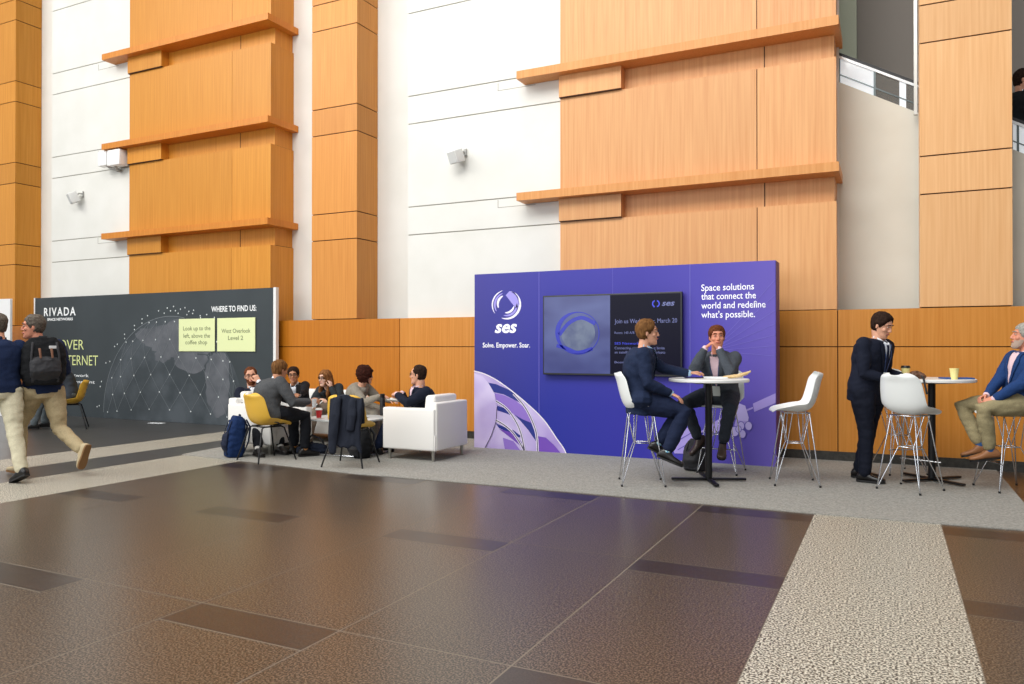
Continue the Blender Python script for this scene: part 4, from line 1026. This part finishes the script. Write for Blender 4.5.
PP['curl'] = person('woman with dark curly hair in a tweed jacket, turned away and reaching to the right', (-6.70, 8.75), (.93, .36), (-6.80, 8.80, .56), (-6.66, 8.76, .865), (.80, .58, -.05),
    {'R': dict(at=(-6.22, 8.58, .74), pole=(.1, -.6, -1), dir=(.9, -.1, -.05), palm=(0, 0, -1), thumb=(.3, .8, .3), curl=.2),
     'L': dict(at=(-6.3, 8.95, .65), pole=(0, .6, -1), dir=(.9, -.2, 0), palm=(0, 0, -1), thumb=(.3, -.8, .3), curl=.3)},
    {'R': dict(at=(-6.32, 8.60, .10), pole=(1, 0, 1), toe=(1, .1, 0)), 'L': dict(at=(-6.35, 8.85, .10), pole=(1, .3, 1), toe=(1, .3, 0))},
    dict(skin=SK1, hairm=HCU, hair='curly', trousers=TWD, shoes=BSH, top=TWD, bend=.05, hem=-.15, skirt=1), H=1.70, female=True)
hd = (-.955, .295)
PP['w1'] = person('walking man in a navy polo and light khaki trousers cut by the left edge', (-8.6, 4.98), (-.97, .22), (-8.47, 4.93, .93), (-8.54, 4.95, 1.475), (-.95, .15, -.02),
    {'R': dict(at=(-8.85, 5.28, .98), pole=(.9, .3, -.6), dir=(-.5, 0, -.8), palm=(0, -1, 0), curl=.4), 'L': dict(at=(-8.85, 4.68, .98), pole=(.9, -.3, -.3), dir=(-.3, 0, -1), palm=(0, 1, 0), curl=.4)},
    {'R': dict(at=(-8.05, 4.90, .13), pole=(-1, .1, .1), toe=(-.90, .0, -.35)), 'L': dict(at=(-8.72, 4.86, .10), pole=(-1, 0, .2), toe=(-1, .1, .1))},
    dict(skin=SK1, hairm=HGR, hair='short', trousers=KHL, shoes=BSH, top=POLO, topname='polo_shirt', hem=-.05, waist=.04, collar=POLO, shortsleeve=0, infl=.014, build=1.06, trw=1.12), H=1.82)
PP['w2'] = person('walking man in navy with grey hair wearing the black backpack', (-8.38, 5.30), hd, (-8.38, 5.33, .93), (-8.43, 5.30, 1.47), (-.62, -.76, -.04),
    {'R': dict(at=(-8.62, 5.60, 1.05), pole=(.9, .3, -.6), dir=(-.5, 0, -.8), palm=(0, -1, 0), curl=.4), 'L': dict(at=(-8.74, 5.32, 1.12), pole=(.9, -.3, -.8), dir=(-.8, 0, .2), palm=(0, 1, 0), curl=.5)},
    {'L': dict(at=(-8.66, 5.25, .10), pole=(-1, .0, .2), toe=(-1, .0, 0.05)), 'R': dict(at=(-7.86, 5.42, .30), pole=(-1, .1, -.2), toe=(-.30, -.10, -.93))},
    dict(skin=SK2, hairm=HGR, hair='short', trousers=KHA, shoes=BRS2, sole=mat('tan_sole', (134, 98, 58), .7), top=POLO, topname='polo_shirt', hem=-.07, waist=.05, collar=POLO, infl=.014, build=1.06, trw=1.14), H=1.83)
PP['far'] = person('seated person in grey at far left, mostly hidden behind the walking men', (-12.74, 8.53), (-.62, -.78), (-12.70, 8.54, .56), (-12.86, 8.44, .98), (-.62, -.78, -.2),
    {'L': dict(at=(-13.04, 8.24, .62), pole=(.5, -.5, -1), dir=(-.8, .1, -.2), palm=(0, 0, -1), curl=.4), 'R': dict(at=(-13.10, 8.50, .62), pole=(.5, .5, -1), dir=(-.8, -.2, -.2), palm=(0, 0, -1), curl=.4)},
    {'L': dict(at=(-13.06, 8.15, .10), pole=(-1, -.5, 1), toe=(-.62, -.78, 0)), 'R': dict(at=(-13.19, 8.42, .10), pole=(-1, -.3, 1), toe=(-.62, -.78, 0))},
    dict(skin=SK1, hairm=HDK, hair='short', trousers=cloth('mid_grey', (96, 104, 108)), shoes=BSH, top=cloth('dark_grey_jacket', (62, 68, 76)), hem=-.15, bend=.06))
PP['esc'] = person('dark-haired man in a black suit riding the escalator, top right edge', (1.42, 11.25, 3.05), (.9, .43), (1.42, 11.27, 4.0), (1.44, 11.27, 4.535), (.95, -.1, -.15),
    {'R': dict(at=(1.75, 11.12, 4.2), pole=(0, -.4, -1), dir=(.8, 0, .3), palm=(0, 0, -1), curl=.5), 'L': dict(at=(1.8, 11.4, 4.2), pole=(0, .4, -1), dir=(.8, 0, .3), palm=(0, 0, -1), curl=.5)},
    {'R': dict(at=(1.42, 11.17, 3.15), pole=(1, 0, 0), toe=(1, .3, 0)), 'L': dict(at=(1.40, 11.38, 3.15), pole=(1, 0, 0), toe=(1, .3, 0))},
    dict(skin=SK1, hairm=HDK, hair='short', trousers=BLKC, shoes=BSH, top=cloth('black_suit', (28, 32, 34)), shirt=WSH, hem=-.22, hs=1.1), H=1.80)
b = MB(); b.box(.9, 2.6, 11.02, 11.6, 2.9, 3.05); struct(b.build('trim_21', mat('escalator_tread', (110, 110, 110), .5, .5)))

# ================================================================== BAGS, COAT, SMALL THINGS
def backpack(name, label, loc, rz, w, d, h, m, m2, tilt=0, group=None):
    t = thing(name, label, 'backpack', loc, rz); M = Matrix.Rotation(tilt, 4, 'X')
    def fin(b): 
        for v in b.v: v.xyz = M @ v
        return b
    b = MB(); R = []
    for i in range(13):
        u = i / 12; z = h * u; k1 = (1 - abs(2 * u - .9) ** 4 * .35) if u < .95 else .55
        a, e_ = w / 2 * k1, d / 2 * k1 * (1.05 - .25 * u); R.append([V((a * abs(cos(q)) ** .6 * (1 if cos(q) > 0 else -1), e_ * abs(sin(q)) ** .6 * (1 if sin(q) > 0 else -1), z)) for q in [2 * pi * j / 24 for j in range(24)]])
    b.rings(R); me = bake(fin(b), .009, 3, disp=.010, dscale=12, seed=len(label)); mesh_obj('bag_body', me, m, t)
    b = MB(); b.tube([(0, -d * .40, h * .10), (0, -d * .52, h * .28), (0, -d * .48, h * .5), (0, -d * .40, h * .58)], [(w * .30, .02), (w * .36, .045), (w * .34, .04), (w * .28, .015)], 16, side=(1, 0, 0)); mesh_obj('front_pocket', bake(fin(b), .009, 2, disp=.006, dscale=14), m2, t)
    for s in (-1, 1):
        b = MB(); b.tube([(s * w * .25, d * .40, h * .92), (s * w * .30, d * .62, h * .75), (s * w * .32, d * .60, h * .4), (s * w * .34, d * .42, h * .12)], [(.028, .010), (.030, .012), (.026, .010), (.014, .005)], 10, side=(1, 0, 0)); fin(b).build('shoulder_strap', m2, t, True, local=True)
        b = MB(); b.tube([(s * w * .26, -d * .36, h * .88), (s * w * .30, -d * .50, h * .6), (s * w * .30, -d * .50, h * .3), (s * w * .27, -d * .42, h * .06)], [(.012, .005)] * 4, 8, side=(1, 0, 0)); fin(b).build('compression_strap', m2, t, True, local=True)
    b = MB(); b.tube([(-.04, d * .1, h * .96), (-.035, d * .1, h * 1.03), (.035, d * .1, h * 1.03), (.04, d * .1, h * .96)], .009, 8); fin(b).build('grab_handle', m2, t, True, local=True)
    return t
BN = cloth('black_nylon', (26, 27, 30)); BN2 = mat('black_webbing', (38, 38, 42), .7); BLN = cloth('blue_nylon', (22, 46, 90)); BL2 = cloth('navy_nylon', (36, 42, 62))
# worn pack: back towards the bearer (local +Y faces his back)
bp = backpack('backpack', 'bulky black backpack worn by the walking man', (-8.29, 5.28, .99), fz(-.90, .42), .43, .29, .52, BN, BN2, radians(-4))
b = MB(); b.box(.03, .10, -.142, -.135, .40, .43, bev=.003); b.build('pack_badge', mat('pack_badge_white', (214, 214, 214), .6), bp, local=True)
for x in (-.06, .05):
    b = MB(); b.tube([(x, -.16, .40), (x + .01, -.17, .30)], [(.012, .004), (.01, .004)], 8); b.build('zip_pull', mat('brown_pull', (132, 92, 70), .6), bp, True, local=True)
backpack('backpack', 'blue and navy backpack standing on the floor beside the left yellow chair', (-7.52, 7.24, .009), fz(.55, .83), .32, .24, .52, BLN, BL2, radians(-6))
backpack('backpack', 'black backpack standing on the carpet beneath the coat-draped chair', (-6.02, 7.88, .009), fz(.3, .9), .30, .22, .40, BN, BN2, radians(-4))
backpack('backpack', 'grey and black rucksack on the carpet under the high table by the backdrop', (-2.0, 8.72, .009), fz(.2, .9), .27, .22, .36, cloth('grey_black_nylon', (58, 58, 62)), BN2, radians(-16))
# shoulder bag
t = thing('shoulder_bag', 'dark blue slouchy shoulder bag on the carpet behind the left yellow chair', 'bag', (-6.72, 7.80, .009), fz(.7, -.7))
b = MB(); b.tube([(-.14, 0, .07), (0, 0, .085), (.14, 0, .07)], [(.065, .06), (.085, .075), (.06, .055)], 16, side=(0, 0, 1)); mesh_obj('bag_body', bake(b, .009, 3, disp=.02, dscale=12, seed=3), cloth('ink_blue', (36, 42, 58)), t)
b = MB(); b.tube([(-.16, 0, .09), (-.12, 0, .20), (0, 0, .26), (.08, .02, .18), (.15, 0, .09)], [(.006, .014)] * 5, 8, side=(0, 1, 0)); b.build('bag_strap', BN2, t, True, local=True)

# coat over the chair back (local frame as the chair: +Y forward)
t = thing('coat', 'dark navy coat draped over the back of the right yellow chair', 'coat', (-5.76, 7.37, .009), fz(-.24, .97))
b = MB(); R = []
yb_ = -.275
for i in range(9):
    u = i / 8; x = -.13 + .40 * u; zt = .835 - .02 * cos(u * 7); hb_ = .30 + .06 * sin(u * 9 + 1) - (.08 if u > .6 else 0)
    R.append([V((x, yb_ + .045, .52)), V((x, yb_ + .04, .70)), V((x, yb_ + .02, zt)), V((x, yb_ - .03, zt - .005)), V((x, yb_ - .055, .68)), V((x, yb_ - .07, .5)), V((x, yb_ - .075, hb_)), V((x, yb_ - .045, hb_)), V((x, yb_ - .03, .5)), V((x, yb_ - .015, .7)), V((x, yb_ + .0, zt - .045)), V((x, yb_ + .02, .70)), V((x, yb_ + .025, .52))])
b.rings(R)
mesh_obj('coat_body', bake(b, .009, 4, disp=.022, dscale=12, seed=9, zs=.22), cloth('coat_navy', (38, 42, 54)), t)
b = MB(); b.tube([(-.02, yb_ - .05, .80), (-.03, yb_ - .09, .62), (-.05, yb_ - .10, .40), (-.06, yb_ - .09, .20)], [(.05, .025), (.062, .035), (.058, .032), (.052, .03)], 14, side=(1, 0, 0))
mesh_obj('sleeve', bake(b, .008, 2, disp=.012, dscale=12, seed=4, zs=.4), cloth('coat_navy', (38, 42, 54)), t)
b = MB(); b.tube([(.16, yb_ - .04, .79), (.17, yb_ - .085, .62), (.15, yb_ - .085, .46)], [(.045, .022), (.055, .03), (.05, .026)], 14, side=(1, 0, 0))
mesh_obj('sleeve', bake(b, .008, 2, disp=.012, dscale=12, seed=6, zs=.4), cloth('coat_navy', (38, 42, 54)), t)

# cups and table things
def cup(label, x, y, z, h, r, m, lid=None, sleeve=None):
    t = thing('paper_cup', label, 'cup', (x, y, z))
    b = MB(); b.lathe((0, 0, 0), [(r * .72, 0), (r * .72, .004), (r, h), (r * 1.05, h + .002), (r * 1.05, h + .006), (r * .97, h + .004), (r * .70, .008)], 24); b.build('cup_body', m, t, 'auto', local=True)
    if lid: b = MB(); b.lathe((0, 0, 0), [(r * 1.08, h - .004), (r * 1.09, h + .006), (r * .98, h + .012), (r * .92, h + .020), (r * .3, h + .018)], 24); b.build('lid', lid, t, 'auto', local=True)
    if sleeve: b = MB(); b.lathe((0, 0, 0), [(r * .80, h * .2), (r * .81, h * .22), (r * .97, h * .72), (r * .95, h * .74)], 24); b.build('sleeve', sleeve, t, 'auto', local=True)
    return t
cup('red paper cup with a white rim on the corner of the coffee table', -6.66, 7.86, .489, .105, .042, mat('red_cup', (196, 30, 34), .5), mat('lid_white', (236, 234, 230), .4))
CUPY = mat('pale_yellow_cup', (238, 226, 150), .5)
cup('pale yellow paper cup without a lid on the right high table', .575, 9.00, 1.079, .105, .043, CUPY)
cup('pale yellow coffee cup with a black lid by the standing man', .135, 8.985, 1.079, .115, .042, CUPY, mat('lid_black', (30, 28, 28), .4))
cup('clear drinking glass held by the man seen from behind', -6.43, 7.50, .655, .10, .032, mat('clear_plastic', (220, 226, 228), .15, alpha=.45))
o = MB().box(-.14, .14, -.09, .09, 0, .016, bev=.004).build('notebook', mat('blue_cover', (44, 84, 150), .5)); o.location = (.60, 9.10, 1.079); o.rotation_euler = (0, 0, radians(20)); tag(o, 'blue notebook lying under the lidless yellow cup', 'notebook')
t = thing('drink_bottle', 'black insulated bottle standing on the far right of the coffee table', 'bottle', (-6.12, 8.50, .489))
b = MB(); b.lathe((0, 0, 0), [(.030, 0), (.036, .006), (.036, .22), (.030, .24)], 24); b.build('bottle_body', mat('matt_black_bottle', (24, 24, 26), .5), t, 'auto', local=True)
b = MB(); b.lathe((0, 0, 0), [(.030, .238), (.033, .245), (.033, .285), (.026, .29)], 24); b.build('bottle_cap', mat('cap_black', (14, 14, 15), .35), t, 'auto', local=True)
o = MB().box(-.10, .10, -.07, .07, 0, .012, bev=.003).build('notebook', mat('brown_cover', (120, 72, 44), .5)); o.location = (-6.12, 7.95, .489); o.rotation_euler = (0, 0, .4); tag(o, 'brown notebook lying on the coffee table near the draped coat', 'notebook')
o = MB().box(-.14, .14, -.10, .10, 0, .004).build('paper_sheet', mat('paper', (236, 238, 240), .6)); o.location = (-6.28, 8.15, .489); o.rotation_euler = (0, 0, .25); tag(o, 'white papers spread on the coffee table', 'paper')
t = thing('magazine', 'pale magazine held on the lap of the man in the right armchair', 'magazine', (-5.70, 8.20, .70), fz(-.9, -.36))
b = MB()
for s in (-1, 1): b.add([(0, -.09, 0), (s * .11, -.09, .03), (s * .11, .09, .05), (0, .09, .02)], [(0, 1, 2, 3)])
o = b.build('pages', mat('pages_grey', (214, 214, 208), .6), t, local=True); q = o.modifiers.new('t', 'SOLIDIFY'); q.thickness = .006
t = thing('mobile_phone', 'black phone held by the half hidden dark-haired woman', 'phone', (-7.62, 8.55, .80), fz(.3, -.9))
b = MB(); b.box(-.036, .036, -.005, .005, -.07, .07, bev=.003); b.build('case', mat('phone_black', (16, 16, 18), .3), t, local=True)
# left high table things
t = thing('tablet', 'black tablet lying by the hand of the navy-suited man', 'tablet', (-1.87, 8.20, 1.079), radians(20))
b = MB(); b.box(-.11, .11, -.08, .08, 0, .008, bev=.003); b.build('body', mat('tablet_black', (20, 20, 24), .3), t, local=True)
b = MB(); b.box(-.10, .10, -.072, .072, .0078, .0088); b.build('screen', mat('tablet_glass', (30, 32, 44), .08), t, local=True)
o = MB().box(-.12, .12, -.085, .085, 0, .014, bev=.003).build('paper_stack', mat('white_paper', (238, 240, 242), .6)); o.location = (-1.66, 8.22, 1.079); o.rotation_euler = (0, 0, radians(15)); tag(o, 'short stack of white papers in the middle of the left high table', 'paper')
b = MB(); b.tube([(-.12, 0, .018), (-.05, .0, .022), (.03, .0, .03), (.10, .01, .055), (.145, .01, .075)], [(.022, .012), (.030, .018), (.032, .020), (.030, .018), (.018, .010)], 14, side=(0, 1, 0))
o = mesh_obj('bread_roll', bake(b, .006, 2, disp=.004, dscale=30), noise_mat('tan_crust', (206, 172, 118), (226, 198, 150), nscale=25, rough=.7)); o.location = (-1.45, 8.22, 1.077); o.rotation_euler = (0, 0, radians(12)); tag(o, 'long tan wrapped roll on the right side of the left high table', 'food')
t = thing('leather_pouch', 'small brown leather pouch with a dangling black strap on the right high table', 'bag', (.235, 8.84, 1.079), 0)
b = MB(); b.tube([(-.07, 0, .035), (0, 0, .05), (.06, 0, .03)], [(.03, .03), (.045, .035), (.025, .03)], 14, side=(0, 0, 1)); mesh_obj('pouch_body', bake(b, .007, 2, disp=.012, dscale=20, seed=2), mat('brown_leather', (96, 62, 40), .5), t)
b = MB(); b.tube([(.04, -.03, .04), (.055, -.10, .02), (.065, -.125, -.04), (.085, -.13, -.14)], [(.010, .004)] * 4, 8, side=(1, 0, 0)); b.build('strap', BN2, t, True, local=True)
o = MB().box(-.16, .16, -.06, .06, 0, .003).build('paper_sheet', MATS['white_paper']); o.location = (-12.15, 9.85, .001); o.rotation_euler = (0, 0, .15); tag(o, 'white sheet lying on the floor below the black globe board', 'paper')

# ================================================================== LIGHT
w = bpy.data.worlds.new('World'); scene.world = w; w.use_nodes = True
N = w.node_tree.nodes; L = w.node_tree.links; bg = N['Background']
tc = N.new('ShaderNodeTexCoord'); sp = N.new('ShaderNodeSeparateXYZ'); L.new(tc.outputs['Generated'], sp.inputs[0])
rp = N.new('ShaderNodeValToRGB'); e = rp.color_ramp.elements; mr = N.new('ShaderNodeMapRange'); mr.inputs['From Min'].default_value = -1
L.new(sp.outputs[0], mr.inputs[0]); L.new(mr.outputs[0], rp.inputs[0])
e[0].position = .3; e[0].color = (.96, .98, 1.0, 1); e[1].position = .95; e[1].color = (.34, .35, .37, 1)   # hall is brighter towards its left-hand windows
L.new(rp.outputs[0], bg.inputs[0]); bg.inputs[1].default_value = .72
def area(name, loc, target, sx, sy, power, col=(1, 1, 1)):
    l = bpy.data.lights.new(name, 'AREA'); l.shape = 'RECTANGLE'; l.size = sx; l.size_y = sy; l.energy = power; l.color = col
    o = bpy.data.objects.new(name, l); COL.objects.link(o); o.location = loc
    o.rotation_euler = (V(target) - V(loc)).to_track_quat('-Z', 'Y').to_euler(); return o
area('overhead_fill_right', (-4, 0, 12), (-1, 10, 3), 10, 6, 1420, (1, .98, .95))  # overhead area light added to light the wall and shadow the ledges
area('overhead_fill_left', (-17, -1, 12), (-11, 10, 3), 10, 6, 1200, (1, .97, .92))  # second added overhead light, for the left part of the wall
area('window_front', (-9, -9, 5), (-3, 8, 2), 16, 6, 820, (.95, .98, 1))

# ================================================================== CAMERA
cam = bpy.data.cameras.new('camera'); co = bpy.data.objects.new('camera', cam); COL.objects.link(co); scene.camera = co
cam.sensor_width = 36; cam.lens = 770 / 1024 * 36; cam.clip_start = .05
psi = math.atan(379 / 770.); pit = math.atan(4.7 / 770.)
co.location = (0, 0, 1.41); co.rotation_euler = (pi / 2 + pit, 0, psi)
scene.view_settings.view_transform = 'Standard'; scene.view_settings.look = 'None'
scene.view_settings.exposure = 0.0; scene.view_settings.gamma = 1.0
